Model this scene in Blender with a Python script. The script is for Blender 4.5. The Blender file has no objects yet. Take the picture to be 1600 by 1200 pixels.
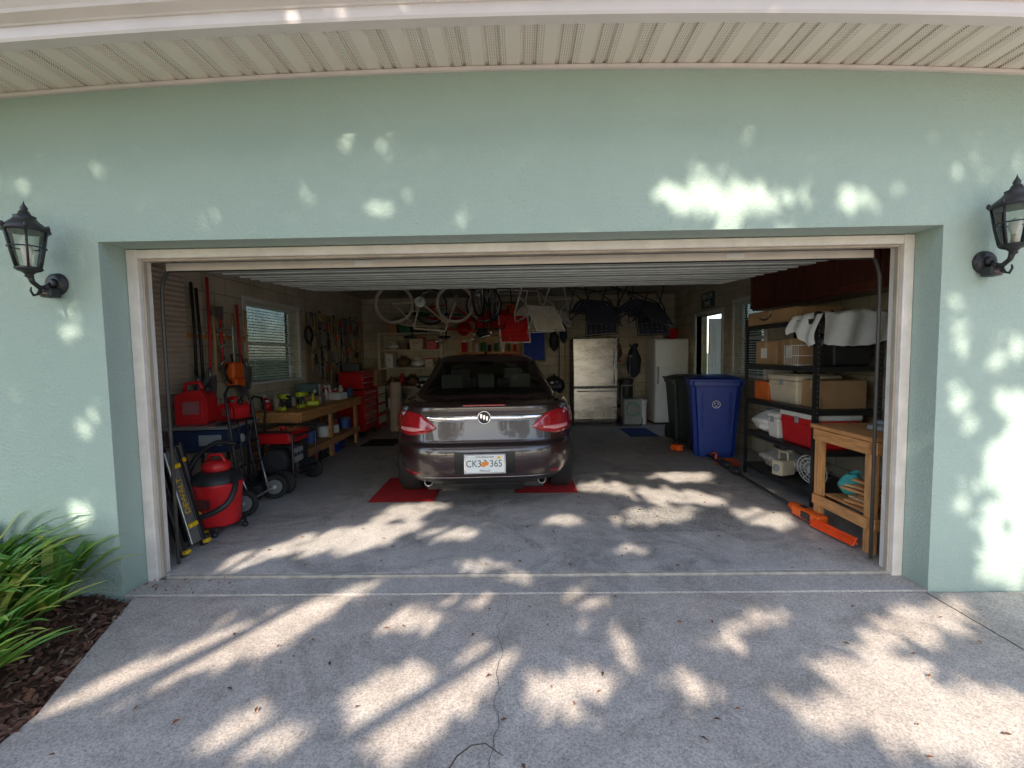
import bpy, bmesh, math, random
from math import sin, cos, pi, radians, tan
from mathutils import Vector, Matrix, noise
R = random.Random(11)
scene = bpy.context.scene
COL = scene.collection

# ------------------------------------------------------------------ materials
MATS = {}
def newmat(name):
    m = bpy.data.materials.new(name); m.use_nodes = True
    nt = m.node_tree; b = nt.nodes['Principled BSDF']
    return m, nt, b
def nd(nt, t, **kw):
    n = nt.nodes.new(t)
    for k, v in kw.items():
        if k in n.inputs: n.inputs[k].default_value = v
        else: setattr(n, k, v)
    return n
def mat(name, col, rough=.5, metal=0, var=.18, scale=6, bump=.0, bscale=60, coat=0, spec=.5, stretch=None, trans=0):
    if name in MATS: return MATS[name]
    m, nt, b = newmat(name)
    tc = nd(nt, 'ShaderNodeTexCoord'); L = nt.links.new
    src = tc.outputs['Object']
    if stretch:
        mp = nd(nt, 'ShaderNodeMapping'); mp.inputs['Scale'].default_value = stretch
        L(src, mp.inputs[0]); src = mp.outputs[0]
    n1 = nd(nt, 'ShaderNodeTexNoise', Scale=scale, Detail=5.0, Roughness=.6); L(src, n1.inputs['Vector'])
    r = nd(nt, 'ShaderNodeValToRGB'); L(n1.outputs[0], r.inputs[0])
    r.color_ramp.elements[0].position = .3; r.color_ramp.elements[1].position = .7
    r.color_ramp.elements[0].color = tuple(c*(1-var) for c in col)+(1,)
    r.color_ramp.elements[1].color = tuple(min(1, c*(1+var)) for c in col)+(1,)
    L(r.outputs[0], b.inputs['Base Color'])
    rr = nd(nt, 'ShaderNodeMapRange'); rr.inputs[3].default_value = max(0, rough-.07); rr.inputs[4].default_value = min(1, rough+.07)
    L(n1.outputs[0], rr.inputs[0]); L(rr.outputs[0], b.inputs['Roughness'])
    b.inputs['Metallic'].default_value = metal
    b.inputs['Specular IOR Level'].default_value = spec
    b.inputs['Coat Weight'].default_value = coat; b.inputs['Coat Roughness'].default_value = .03
    b.inputs['Transmission Weight'].default_value = trans
    if bump:
        n2 = nd(nt, 'ShaderNodeTexNoise', Scale=bscale, Detail=3.0); L(src, n2.inputs['Vector'])
        bp = nd(nt, 'ShaderNodeBump', Strength=bump, Distance=.01); L(n2.outputs[0], bp.inputs['Height'])
        L(bp.outputs[0], b.inputs['Normal'])
    MATS[name] = m; return m
def glassmat(name, tint=(.8,.85,.85), mixf=.25):
    m, nt, b = newmat(name); L = nt.links.new
    tr = nd(nt, 'ShaderNodeBsdfTransparent', Color=tint+(1,)); gl = nd(nt, 'ShaderNodeBsdfGlossy', Roughness=.02)
    tc = nd(nt, 'ShaderNodeTexCoord'); n = nd(nt, 'ShaderNodeTexNoise', Scale=3.0); L(tc.outputs['Object'], n.inputs['Vector'])
    fr = nd(nt, 'ShaderNodeFresnel', IOR=1.5)
    ma = nd(nt, 'ShaderNodeMath', operation='MULTIPLY_ADD'); ma.inputs[1].default_value = .9
    mm = nd(nt, 'ShaderNodeMath', operation='MULTIPLY'); mm.inputs[1].default_value = mixf*.3
    L(n.outputs[0], mm.inputs[0]); L(fr.outputs[0], ma.inputs[0]); L(mm.outputs[0], ma.inputs[2])
    mx = nd(nt, 'ShaderNodeMixShader'); L(ma.outputs[0], mx.inputs[0]); L(tr.outputs[0], mx.inputs[1]); L(gl.outputs[0], mx.inputs[2])
    L(mx.outputs[0], nt.nodes['Material Output'].inputs[0]); nt.nodes.remove(b)
    return m
def translucent(name, col, f=.5):
    m, nt, b = newmat(name); L = nt.links.new
    tc = nd(nt, 'ShaderNodeTexCoord'); n = nd(nt, 'ShaderNodeTexNoise', Scale=5.0); L(tc.outputs['Object'], n.inputs['Vector'])
    r = nd(nt, 'ShaderNodeValToRGB'); L(n.outputs[0], r.inputs[0]); r.color_ramp.elements[0].color = tuple(c*.94 for c in col)+(1,); r.color_ramp.elements[1].color = col+(1,)
    a = nd(nt, 'ShaderNodeBsdfDiffuse'); t = nd(nt, 'ShaderNodeBsdfTranslucent'); L(r.outputs[0], a.inputs[0]); L(r.outputs[0], t.inputs[0])
    mx = nd(nt, 'ShaderNodeMixShader'); mx.inputs[0].default_value = f; L(a.outputs[0], mx.inputs[1]); L(t.outputs[0], mx.inputs[2])
    L(mx.outputs[0], nt.nodes['Material Output'].inputs[0]); nt.nodes.remove(b); return m
def concrete(name, dark, light, fine=90, stain=.55, speck=.35, patch=None):
    m, nt, b = newmat(name); L = nt.links.new
    tc = nd(nt, 'ShaderNodeTexCoord'); o = tc.outputs['Object']
    big = nd(nt, 'ShaderNodeTexNoise', Scale=.9, Detail=7.0, Roughness=.65, Distortion=.6); L(o, big.inputs['Vector'])
    med = nd(nt, 'ShaderNodeTexNoise', Scale=7.0, Detail=8.0, Roughness=.7); L(o, med.inputs['Vector'])
    fi = nd(nt, 'ShaderNodeTexNoise', Scale=float(fine), Detail=4.0, Roughness=.8); L(o, fi.inputs['Vector'])
    vo = nd(nt, 'ShaderNodeTexVoronoi', Scale=fine*.9); L(o, vo.inputs['Vector'])
    a = nd(nt, 'ShaderNodeMath', operation='MULTIPLY_ADD'); a.inputs[1].default_value = .45
    L(big.outputs[0], a.inputs[0])
    c = nd(nt, 'ShaderNodeMath', operation='MULTIPLY'); c.inputs[1].default_value = .55; L(med.outputs[0], c.inputs[0]); L(c.outputs[0], a.inputs[2])
    r = nd(nt, 'ShaderNodeValToRGB'); L(a.outputs[0], r.inputs[0])
    r.color_ramp.elements[0].position = .36; r.color_ramp.elements[0].color = dark+(1,)
    r.color_ramp.elements[1].position = .62; r.color_ramp.elements[1].color = light+(1,)
    r2 = nd(nt, 'ShaderNodeValToRGB'); L(fi.outputs[0], r2.inputs[0])
    r2.color_ramp.elements[0].position = .34; r2.color_ramp.elements[0].color = (max(.2, 1-speck*1.3),)*3+(1,)
    r2.color_ramp.elements[1].position = .6; r2.color_ramp.elements[1].color = (1.12, 1.1, 1.07, 1)
    mx = nd(nt, 'ShaderNodeMix', data_type='RGBA', blend_type='MULTIPLY'); mx.inputs[0].default_value = 1
    L(r.outputs[0], mx.inputs[6]); L(r2.outputs[0], mx.inputs[7])
    st = nd(nt, 'ShaderNodeTexNoise', Scale=1.7, Detail=9.0, Roughness=.75, Distortion=1.2); 
    mp = nd(nt, 'ShaderNodeMapping'); mp.inputs['Location'].default_value = (3.3, 7.1, 0); L(o, mp.inputs[0]); L(mp.outputs[0], st.inputs['Vector'])
    r3 = nd(nt, 'ShaderNodeValToRGB'); L(st.outputs[0], r3.inputs[0])
    r3.color_ramp.elements[0].position = .50; r3.color_ramp.elements[0].color = (1, 1, 1, 1)
    r3.color_ramp.elements[1].position = .68; r3.color_ramp.elements[1].color = (stain, stain, stain*.98, 1)
    m2 = nd(nt, 'ShaderNodeMix', data_type='RGBA', blend_type='MULTIPLY'); m2.inputs[0].default_value = 1
    L(mx.outputs[2], m2.inputs[6]); L(r3.outputs[0], m2.inputs[7])
    r4 = nd(nt, 'ShaderNodeValToRGB'); L(vo.outputs['Distance'], r4.inputs[0])
    r4.color_ramp.elements[0].position = .05; r4.color_ramp.elements[0].color = (.5, .47, .43, 1)
    r4.color_ramp.elements[1].position = .28; r4.color_ramp.elements[1].color = (1, 1, 1, 1)
    m3 = nd(nt, 'ShaderNodeMix', data_type='RGBA', blend_type='MULTIPLY'); m3.inputs[0].default_value = speck
    L(m2.outputs[2], m3.inputs[6]); L(r4.outputs[0], m3.inputs[7])
    L(m3.outputs[2], b.inputs['Base Color'])
    bp = nd(nt, 'ShaderNodeBump', Strength=.4, Distance=.006); L(fi.outputs[0], bp.inputs['Height']); L(bp.outputs[0], b.inputs['Normal'])
    rr = nd(nt, 'ShaderNodeMapRange'); rr.inputs[3].default_value = .55; rr.inputs[4].default_value = .95
    L(med.outputs[0], rr.inputs[0]); L(rr.outputs[0], b.inputs['Roughness'])
    MATS[name] = m; return m
def stucco():
    m, nt, b = newmat('teal_stucco'); L = nt.links.new
    tc = nd(nt, 'ShaderNodeTexCoord'); o = tc.outputs['Object']
    n1 = nd(nt, 'ShaderNodeTexNoise', Scale=.8, Detail=6.0, Roughness=.6); L(o, n1.inputs['Vector'])
    r = nd(nt, 'ShaderNodeValToRGB'); L(n1.outputs[0], r.inputs[0])
    r.color_ramp.elements[0].position = .3; r.color_ramp.elements[0].color = (.385, .475, .415, 1)
    r.color_ramp.elements[1].position = .7; r.color_ramp.elements[1].color = (.425, .52, .455, 1)
    n2 = nd(nt, 'ShaderNodeTexNoise', Scale=45.0, Detail=5.0, Roughness=.7); L(o, n2.inputs['Vector'])
    n3 = nd(nt, 'ShaderNodeTexVoronoi', Scale=70.0); L(o, n3.inputs['Vector'])
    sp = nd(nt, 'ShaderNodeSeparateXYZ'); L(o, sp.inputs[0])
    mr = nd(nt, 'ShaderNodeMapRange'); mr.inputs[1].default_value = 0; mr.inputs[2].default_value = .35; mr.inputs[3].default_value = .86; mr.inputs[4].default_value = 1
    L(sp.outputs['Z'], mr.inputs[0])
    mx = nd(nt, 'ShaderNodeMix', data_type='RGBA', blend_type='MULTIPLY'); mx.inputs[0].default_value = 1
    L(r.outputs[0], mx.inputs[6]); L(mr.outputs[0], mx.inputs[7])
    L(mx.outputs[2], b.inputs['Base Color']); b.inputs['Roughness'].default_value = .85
    b.inputs['Specular IOR Level'].default_value = .25
    ad = nd(nt, 'ShaderNodeMath', operation='ADD'); L(n2.outputs[0], ad.inputs[0]); L(n3.outputs['Distance'], ad.inputs[1])
    bp = nd(nt, 'ShaderNodeBump', Strength=.6, Distance=.005); L(ad.outputs[0], bp.inputs['Height']); L(bp.outputs[0], b.inputs['Normal'])
    return m
def blockwall():
    m, nt, b = newmat('painted_block'); L = nt.links.new
    tc = nd(nt, 'ShaderNodeTexCoord'); o = tc.outputs['Object']
    sp = nd(nt, 'ShaderNodeSeparateXYZ'); L(o, sp.inputs[0])
    ad = nd(nt, 'ShaderNodeMath', operation='ADD'); L(sp.outputs['X'], ad.inputs[0]); L(sp.outputs['Y'], ad.inputs[1])
    cb = nd(nt, 'ShaderNodeCombineXYZ'); L(ad.outputs[0], cb.inputs[0]); L(sp.outputs['Z'], cb.inputs[1])
    br = nd(nt, 'ShaderNodeTexBrick', Scale=1.0); br.inputs['Brick Width'].default_value = .4; br.inputs['Row Height'].default_value = .2
    br.inputs['Mortar Size'].default_value = .007
    br.inputs['Color1'].default_value = (.66, .58, .45, 1); br.inputs['Color2'].default_value = (.59, .52, .41, 1); br.inputs['Mortar'].default_value = (.40, .35, .27, 1)
    L(cb.outputs[0], br.inputs['Vector'])
    n1 = nd(nt, 'ShaderNodeTexNoise', Scale=2.0, Detail=8.0, Roughness=.7); L(o, n1.inputs['Vector'])
    r = nd(nt, 'ShaderNodeValToRGB'); L(n1.outputs[0], r.inputs[0]); r.color_ramp.elements[0].position = .3; r.color_ramp.elements[0].color = (.7, .68, .63, 1); r.color_ramp.elements[1].position = .65
    mx = nd(nt, 'ShaderNodeMix', data_type='RGBA', blend_type='MULTIPLY'); mx.inputs[0].default_value = 1
    L(br.outputs[0], mx.inputs[6]); L(r.outputs[0], mx.inputs[7]); L(mx.outputs[2], b.inputs['Base Color'])
    b.inputs['Roughness'].default_value = .85
    bp = nd(nt, 'ShaderNodeBump', Strength=.6, Distance=.006); bp.invert = True; L(br.outputs['Fac'], bp.inputs['Height']); L(bp.outputs[0], b.inputs['Normal'])
    return m
def soffitmat():
    m, nt, b = newmat('perforated_vinyl'); L = nt.links.new
    tc = nd(nt, 'ShaderNodeTexCoord'); o = tc.outputs['Object']
    sp = nd(nt, 'ShaderNodeSeparateXYZ'); L(o, sp.inputs[0])
    mo = nd(nt, 'ShaderNodeMath', operation='PINGPONG'); mo.inputs[1].default_value = .1; L(sp.outputs['X'], mo.inputs[0])
    gt = nd(nt, 'ShaderNodeMath', operation='GREATER_THAN'); gt.inputs[1].default_value = .045; L(mo.outputs[0], gt.inputs[0])
    def cell(s):
        f = nd(nt, 'ShaderNodeMath', operation='PINGPONG'); f.inputs[1].default_value = .006; L(s, f.inputs[0]); 
        g = nd(nt, 'ShaderNodeMath', operation='GREATER_THAN'); g.inputs[1].default_value = .003; L(f.outputs[0], g.inputs[0]); return g
    cx, cy = cell(sp.outputs['X']), cell(sp.outputs['Y'])
    m1 = nd(nt, 'ShaderNodeMath', operation='MULTIPLY'); L(cx.outputs[0], m1.inputs[0]); L(cy.outputs[0], m1.inputs[1])
    m2 = nd(nt, 'ShaderNodeMath', operation='MULTIPLY'); L(m1.outputs[0], m2.inputs[0]); L(gt.outputs[0], m2.inputs[1])
    n1 = nd(nt, 'ShaderNodeTexNoise', Scale=3.0, Detail=6.0); L(o, n1.inputs['Vector'])
    r = nd(nt, 'ShaderNodeValToRGB'); L(n1.outputs[0], r.inputs[0]); r.color_ramp.elements[0].color = (.84, .74, .64, 1); r.color_ramp.elements[1].color = (.92, .83, .74, 1)
    mx = nd(nt, 'ShaderNodeMix', data_type='RGBA'); L(m2.outputs[0], mx.inputs[0]); L(r.outputs[0], mx.inputs[6]); mx.inputs[7].default_value = (.42, .35, .29, 1)
    L(mx.outputs[2], b.inputs['Base Color']); b.inputs['Roughness'].default_value = .5
    return m

M_ST = stucco(); M_BLK = blockwall(); M_SOF = soffitmat()
M_DRIVE = concrete('driveway_concrete', (.46, .39, .345), (.66, .58, .52), 105, .70, .42)
M_FLOOR = concrete('garage_concrete', (.38, .35, .33), (.60, .56, .53), 60, .58, .28)
M_APRON = concrete('apron_concrete', (.42, .38, .35), (.58, .53, .49), 80, .7, .35)
M_WHITE = mat('white_paint', (.76, .73, .69), .45, var=.08, scale=4)
M_FASC = mat('white_aluminium', (.80, .70, .66), .4, var=.07, scale=2)
M_BLACK = mat('black_metal', (.02, .02, .022), .4, var=.4)
M_BLKP = mat('black_plastic', (.022, .022, .024), .5, var=.3)
M_STEEL = mat('galvanised_steel', (.55, .57, .56), .38, .8, var=.15, scale=9)
M_DOORU = mat('door_steel', (.32, .35, .33), .5, .3, var=.15, scale=5)
M_CHROME = mat('chrome', (.85, .85, .86), .08, 1, var=.03)
M_RED = mat('red_plastic', (.60, .015, .02), .4, var=.15)
M_REDM = mat('red_enamel', (.55, .012, .015), .25, var=.12, coat=.5)
M_WOOD = mat('pine_wood', (.60, .28, .10), .6, var=.28, scale=5, stretch=(8, 1.2, 8), bump=.1)
M_WOODX = mat('pine_wood_upright', (.62, .30, .11), .6, var=.28, scale=5, stretch=(8, 8, 1.2), bump=.1)
M_DWOOD = mat('dark_wood', (.14, .035, .02), .4, var=.35, scale=4, stretch=(8, 8, 1), coat=.2)
M_CARD = mat('cardboard', (.42, .25, .13), .85, var=.12, scale=6, bump=.05)
M_TAPE = mat('packing_tape', (.5, .34, .19), .3, var=.1)
M_BLUE = mat('blue_plastic', (.010, .04, .28), .42, var=.15)
M_ORANGE = mat('orange_plastic', (.85, .13, .015), .4, var=.12)
M_YELLOW = mat('yellow_plastic', (.8, .5, .02), .4, var=.1)
M_LIME = mat('lime_plastic', (.55, .62, .03), .4, var=.1)
M_GREEN = mat('green_plastic', (.03, .16, .07), .45, var=.2)
M_TEAL = mat('teal_fabric', (.08, .42, .4), .8, var=.2)
M_GREY = mat('grey_plastic', (.3, .31, .32), .5, var=.15)
M_CREAM = mat('cream_plastic', (.66, .56, .42), .5, var=.1)
M_WHP = mat('white_plastic', (.78, .77, .74), .4, var=.06)
M_RUB = mat('rubber', (.018, .018, .018), .8, var=.3, bump=.1)
M_INOX = mat('brushed_stainless', (.42, .41, .40), .28, 1, var=.35, scale=2.2, stretch=(1, 1, 2.5))
M_BEIGE = mat('beige_fabric', (.5, .4, .29), .9, var=.15)
M_CLOTH = mat('white_fabric', (.74, .74, .76), .9, var=.1, bump=.3, bscale=25)
M_GLASS = glassmat('clear_glass'); M_CARGL = glassmat('tinted_glass', (.78, .86, .82), .1)
M_GLASSL = glassmat('lantern_glass', (.86, .88, .86), .6)
M_NAVY = mat('dark_navy_fabric', (.03, .035, .06), .8); M_BROWN = mat('brown_box', (.16, .09, .05), .7, var=.3)

# ------------------------------------------------------------------ mesh builder
class MB:
    def __init__(s): s.v = []; s.f = []; s.m = []; s.sm = []; s.M = Matrix()
    def add(s, vs, fs, mi=0, smooth=False):
        o = len(s.v); s.v += [s.M @ Vector(p) for p in vs]
        s.f += [tuple(i+o for i in f) for f in fs]; s.m += [mi]*len(fs)
        s.sm += ([smooth]*len(fs) if isinstance(smooth, bool) else smooth)
    def box(s, c, sz, mi=0, b=.004, rot=None, taper=1.0):
        bm = bmesh.new(); bmesh.ops.create_cube(bm, size=1)
        for v in bm.verts:
            k = taper if v.co.z < 0 else 1
            v.co = Vector((v.co.x*sz[0]*k, v.co.y*sz[1]*k, v.co.z*sz[2]))
        b = min(b, min(sz)*.3)
        if b > 0: bmesh.ops.bevel(bm, geom=bm.edges[:], offset=b, segments=1 if b < .012 else 3, affect='EDGES', profile=.5)
        if rot: 
            Mx = Matrix.Rotation(rot[2], 4, 'Z') @ Matrix.Rotation(rot[1], 4, 'Y') @ Matrix.Rotation(rot[0], 4, 'X')
        else: Mx = Matrix()
        Mx = Matrix.Translation(c) @ Mx
        bm.verts.index_update()
        s.add([Mx @ v.co for v in bm.verts], [[v.index for v in f.verts] for f in bm.faces], mi); bm.free()
    def bx(s, a, b_, mi=0, b=.004):
        s.box([(a[i]+b_[i])/2 for i in range(3)], [abs(b_[i]-a[i]) for i in range(3)], mi, b)
    def cyl(s, p0, p1, r0, r1=None, n=16, mi=0, cap=True):
        r1 = r0 if r1 is None else r1; p0 = Vector(p0); p1 = Vector(p1); d = (p1-p0)
        q = d.to_track_quat('Z', 'Y'); vs = []
        for p, r in ((p0, r0), (p1, r1)):
            for i in range(n): vs.append(p + q @ Vector((r*cos(2*pi*i/n), r*sin(2*pi*i/n), 0)))
        fs = [(i, (i+1) % n, n+(i+1) % n, n+i) for i in range(n)]; sm = [True]*n
        if cap: fs += [tuple(range(n-1, -1, -1)), tuple(range(n, 2*n))]; sm += [False]*2
        s.add(vs, fs, mi, sm)
    def tube(s, pts, r, n=8, mi=0, closed=False):
        pts = [Vector(p) for p in pts]; N = len(pts); vs = []; up = None
        for i, p in enumerate(pts):
            if closed: t = pts[(i+1) % N]-pts[i-1]
            else: t = pts[min(i+1, N-1)]-pts[max(i-1, 0)]
            t.normalize()
            if up is None: up = t.orthogonal().normalized()
            else:
                up = up-t*up.dot(t)
                up = up.normalized() if up.length > 1e-6 else t.orthogonal().normalized()
            w = t.cross(up); rr = r[i] if isinstance(r, (list, tuple)) else r
            for k in range(n): a = 2*pi*k/n; vs.append(p+up*rr*cos(a)+w*rr*sin(a))
        fs = []
        for i in range(N if closed else N-1):
            j = (i+1) % N
            for k in range(n): fs.append((i*n+k, i*n+(k+1) % n, j*n+(k+1) % n, j*n+k))
        sm = [True]*len(fs)
        if not closed: fs += [tuple(range(n-1, -1, -1)), tuple(range((N-1)*n, N*n))]; sm += [False]*2
        s.add(vs, fs, mi, sm)
    def lathe(s, prof, c=(0, 0, 0), n=24, mi=0, axis='Z', smooth=True):
        Q = {'Z': Matrix(), 'X': Matrix.Rotation(pi/2, 4, 'Y'), 'Y': Matrix.Rotation(-pi/2, 4, 'X')}[axis]
        vs = []; 
        for r, z in prof:
            for k in range(n): a = 2*pi*(k+.5)/n; vs.append(Vector(c)+(Q @ Vector((max(r, .0003)*cos(a), max(r, .0003)*sin(a), z))))
        fs = []
        for i in range(len(prof)-1):
            for k in range(n): fs.append((i*n+k, i*n+(k+1) % n, (i+1)*n+(k+1) % n, (i+1)*n+k))
        s.add(vs, fs, mi, smooth)
    def sph(s, c, r, mi=0, n=16, h=10):
        if not isinstance(r, (tuple, list)): r = (r, r, r)
        vs = []; fs = []
        for i in range(h+1):
            th = pi*i/h
            for k in range(n): a = 2*pi*k/n; vs.append((c[0]+r[0]*sin(th)*cos(a), c[1]+r[1]*sin(th)*sin(a), c[2]-r[2]*cos(th)))
        for i in range(h):
            for k in range(n): fs.append((i*n+k, i*n+(k+1) % n, (i+1)*n+(k+1) % n, (i+1)*n+k))
        s.add(vs, fs, mi, True)
    def prism(s, poly, t, mi=0, axis='Y', off=0):
        def mp(a, b_, c): return {'Y': (a, c, b_), 'X': (c, a, b_), 'Z': (a, b_, c)}[axis]
        n = len(poly); vs = [mp(a, b_, off) for a, b_ in poly]+[mp(a, b_, off+t) for a, b_ in poly]
        fs = [tuple(range(n)), tuple(range(2*n-1, n-1, -1))]+[(i, n+i, n+(i+1) % n, (i+1) % n) for i in range(n)]
        s.add(vs, fs, mi)
    def grid(s, fn, nu, nv, mi=0, smooth=True):
        vs = [fn(i/nu, j/nv) for j in range(nv+1) for i in range(nu+1)]
        fs = [(j*(nu+1)+i, j*(nu+1)+i+1, (j+1)*(nu+1)+i+1, (j+1)*(nu+1)+i) for j in range(nv) for i in range(nu)]
        s.add(vs, fs, mi, smooth)
    def make(s, name, mats, parent=None, fix=True):
        me = bpy.data.meshes.new(name); me.from_pydata([tuple(v) for v in s.v], [], s.f)
        if not isinstance(mats, (list, tuple)): mats = [mats]
        for m in mats: me.materials.append(m)
        me.polygons.foreach_set('material_index', s.m); me.polygons.foreach_set('use_smooth', s.sm)
        if fix and len(s.f) < 30000:
            bm = bmesh.new(); bm.from_mesh(me); bmesh.ops.recalc_face_normals(bm, faces=bm.faces[:]); bm.to_mesh(me); bm.free()
        me.update()
        o = bpy.data.objects.new(name, me); COL.objects.link(o)
        if parent: o.parent = parent
        return o
def tag(o, label, cat, group=None):
    o['label'] = label; o['category'] = cat
    if group: o['group'] = group
    return o
def T(name, label, cat, loc=(0, 0, 0), rz=0, group=None, rot=None):
    o = bpy.data.objects.new(name, None); COL.objects.link(o); o.empty_display_size = .1
    o.location = loc; o.rotation_euler = rot if rot else (0, 0, rz); return tag(o, label, cat, group)
def sub(name, parent, loc=(0, 0, 0), rot=(0, 0, 0)):
    o = bpy.data.objects.new(name, None); COL.objects.link(o); o.parent = parent; o.location = loc; o.rotation_euler = rot; return o
def solo(mb, name, mats, label, cat, loc=(0, 0, 0), rz=0, rot=None, group=None):
    o = mb.make(name, mats); o.location = loc; o.rotation_euler = rot if rot else (0, 0, rz); return tag(o, label, cat, group)
def clone(t, loc, rot=None, label=None):
    c = t.copy(); COL.objects.link(c); c.location = loc
    if rot is not None: c.rotation_euler = rot
    if label: c['label'] = label
    def rec(a, b_):
        for ch in list(a.children):
            if ch == b_: continue
            d = ch.copy(); COL.objects.link(d); d.parent = b_; rec(ch, d)
    rec(t, c); return c
def struct(o): o['kind'] = 'structure'; return o
def text(body, size, m, loc, rot, parent, name, align='CENTER', ext=.0008, sx=1):
    cu = bpy.data.curves.new(name, 'FONT'); cu.body = body; cu.size = size; cu.extrude = ext; cu.align_x = align; cu.align_y = 'CENTER'; cu.resolution_u = 3
    to = bpy.data.objects.new(name+'_tmp', cu); COL.objects.link(to)
    dg = bpy.context.evaluated_depsgraph_get(); me = bpy.data.meshes.new_from_object(to.evaluated_get(dg))
    bpy.data.objects.remove(to); me.materials.clear(); me.materials.append(m)
    o = bpy.data.objects.new(name, me); COL.objects.link(o); o.parent = parent; o.location = loc; o.rotation_euler = rot; o.scale = (sx, 1, 1); return o
FACE = (pi/2, 0, 0)

# ------------------------------------------------------------------ ground
OL, OR_, OT = -2.51, 2.465, 2.165      # door opening in the front wall
mb = MB(); mb.add([(-400, -400, -.08), (400, -400, -.08), (400, 400, -.08), (-400, 400, -.08)], [(0, 1, 2, 3)])
struct(mb.make('ground', mat('lawn_grass', (.05, .085, .025), .9, var=.4, scale=3, bump=.4, bscale=40)))
mb = MB()
poly = [(-2.43, -.012), (-2.28, -.4), (-2.05, -.95), (-2.0, -2), (-2.0, -14), (2.44, -14), (2.44, -.012)]
mb.prism(poly, .06, 0, 'Z', -.085)
mb.prism([(2.452, -.012), (2.452, -14), (7, -14), (7, -.012)], .06, 0, 'Z', -.085)
o = struct(mb.make('driveway', M_DRIVE))
mb = MB()
def crack(x0, y0, x1, y1, n, w, z, amp):
    pts = []
    for i in range(n+1):
        t = i/n; a = amp*(noise.noise(Vector((t*9, x0*3, 1.3)))+.5*noise.noise(Vector((t*27, x0*3, 5))))
        pts.append((x0+(x1-x0)*t+a, y0+(y1-y0)*t, z, w*(.5+.7*abs(noise.noise(Vector((t*30, 2, x0))))) ))
    vs = []; 
    for x, y, zz, ww in pts: vs += [(x-ww/2, y, zz), (x+ww/2, y, zz)]
    mb.add(vs, [(2*i, 2*i+1, 2*i+3, 2*i+2) for i in range(n)])
crack(-.1, -.02, -.14, -1.6, 70, .0038, -.0208, .05)
crack(-.2, -2.2, -.14, -1.6, 30, .003, -.0208, .04)
struct(mb.make('driveway_crack', mat('crack_dark', (.10, .085, .07), .95)))  # thin dark strip laid along the crack line
mb = MB(); mb.add([(2.44, -14, -.03), (2.452, -14, -.03), (2.452, 0, -.03), (2.44, 0, -.03)], [(0, 1, 2, 3)])
struct(mb.make('driveway_joint', mat('joint_dirt', (.04, .035, .03), .95)))
mb = MB()
mb.box((-.02, .1, -.056), (4.97, .2, .08), 0, .003)
mb.box((0, .225, -.052), (4.8, .03, .102), 1, .002)
struct(mb.make('threshold_apron', [M_APRON, mat('threshold_strip', (.40, .36, .31), .7, var=.25, scale=14)]))
mb = MB()
mb.bx((-3.45, .243, -.1), (3.4, 7.42, 0), 0, 0)
struct(mb.make('garage_floor', M_FLOOR))
mb = MB(); n = 60; ring = []
for i in range(n):
    a = 2*pi*i/n; k = (abs(cos(a))**4+abs(sin(a))**4)**(-1/4)*(1+.22*noise.noise(Vector((cos(a)*2.5, sin(a)*2.5, 1)))+.08*noise.noise(Vector((cos(a)*9, sin(a)*9, 1))))
    ring.append((1.35+.52*k*cos(a), 1.2+.3*k*sin(a), .0035))
mb.add(ring, [tuple(range(n))]); struct(mb.make('floor_patch', concrete('patched_concrete', (.32, .30, .28), (.53, .50, .47), 50, .6, .5)))
mb = MB()
crack(1.0, .3, .7, 3.6, 60, .003, .0025, .08); 
struct(mb.make('floor_crack', MATS['crack_dark']))

# mulch bed
mb = MB()
def mul(u, v):
    y = -.01-3.2*v; e = -2.43+.15*min(1, -y/.4) if y > -.4 else (-2.28+.23*min(1, (-y-.4)/.55) if y > -.95 else -2.05+.03*min(1, -y-.95))
    x = -5.5+(e+5.5)*u
    return (x, y, -.045+.055*(1-u**6)+.03*noise.noise(Vector((x*5, y*5, 0)))+.012*noise.noise(Vector((x*20, y*20, 0))))
mb.grid(mul, 90, 70, 0)
struct(mb.make('mulch_bed', mat('mulch', (.09, .042, .024), .95, var=.5, scale=30, bump=.8, bscale=70)))
mb = MB()
for i in range(4200):
    u = 1-R.random()**1.5*.45; v = R.random()*.6; p = Vector(mul(u, v)); p.z += .004+R.random()*.012
    if p.x > -2.0-.02: continue
    l = R.uniform(.006, .028); w = R.uniform(.004, .012); a = R.uniform(0, 6.28); tl = R.uniform(-.6, .6)
    d = Vector((cos(a), sin(a), tl))*l; e = Vector((-sin(a), cos(a), R.uniform(-.6, .6)))*w
    mb.add([p-d-e, p+d-e*.7, p+d*.9+e, p-d+e*.8], [(0, 1, 2, 3)], R.choice([0, 0, 0, 1, 1, 2]))
o = mb.make('mulch_chips', [mat('bark_brown', (.13, .06, .035), .9), mat('bark_red', (.19, .08, .045), .9), mat('bark_pale', (.30, .20, .13), .9)]); o['kind'] = 'stuff'; o['label'] = 'loose brown bark chips and dead leaves on bed'
mb = MB()
for i in range(190):
    if i < 110: x, y, z = R.uniform(-2, 2.3), R.uniform(.25, 2.6), .004
    else: x, y, z = R.uniform(-1.9, 2.4), R.uniform(-1.5, -.03), -.018
    if i % 6 == 0: x = R.uniform(-2.5, -1.9); y = R.uniform(-.02, .18); z = .0
    a = R.uniform(0, 6.28); l = R.uniform(.008, .02); w = l*.4; c = Vector((x, y, z+.004))
    d = Vector((cos(a), sin(a), 0))*l; e = Vector((-sin(a), cos(a), 0))*w; zz = Vector((0, 0, R.uniform(.002, .01)))
    mb.add([c-d, c-e+zz, c+d, c+e+zz*.6], [(0, 1, 2, 3)], i % 2)
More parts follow.
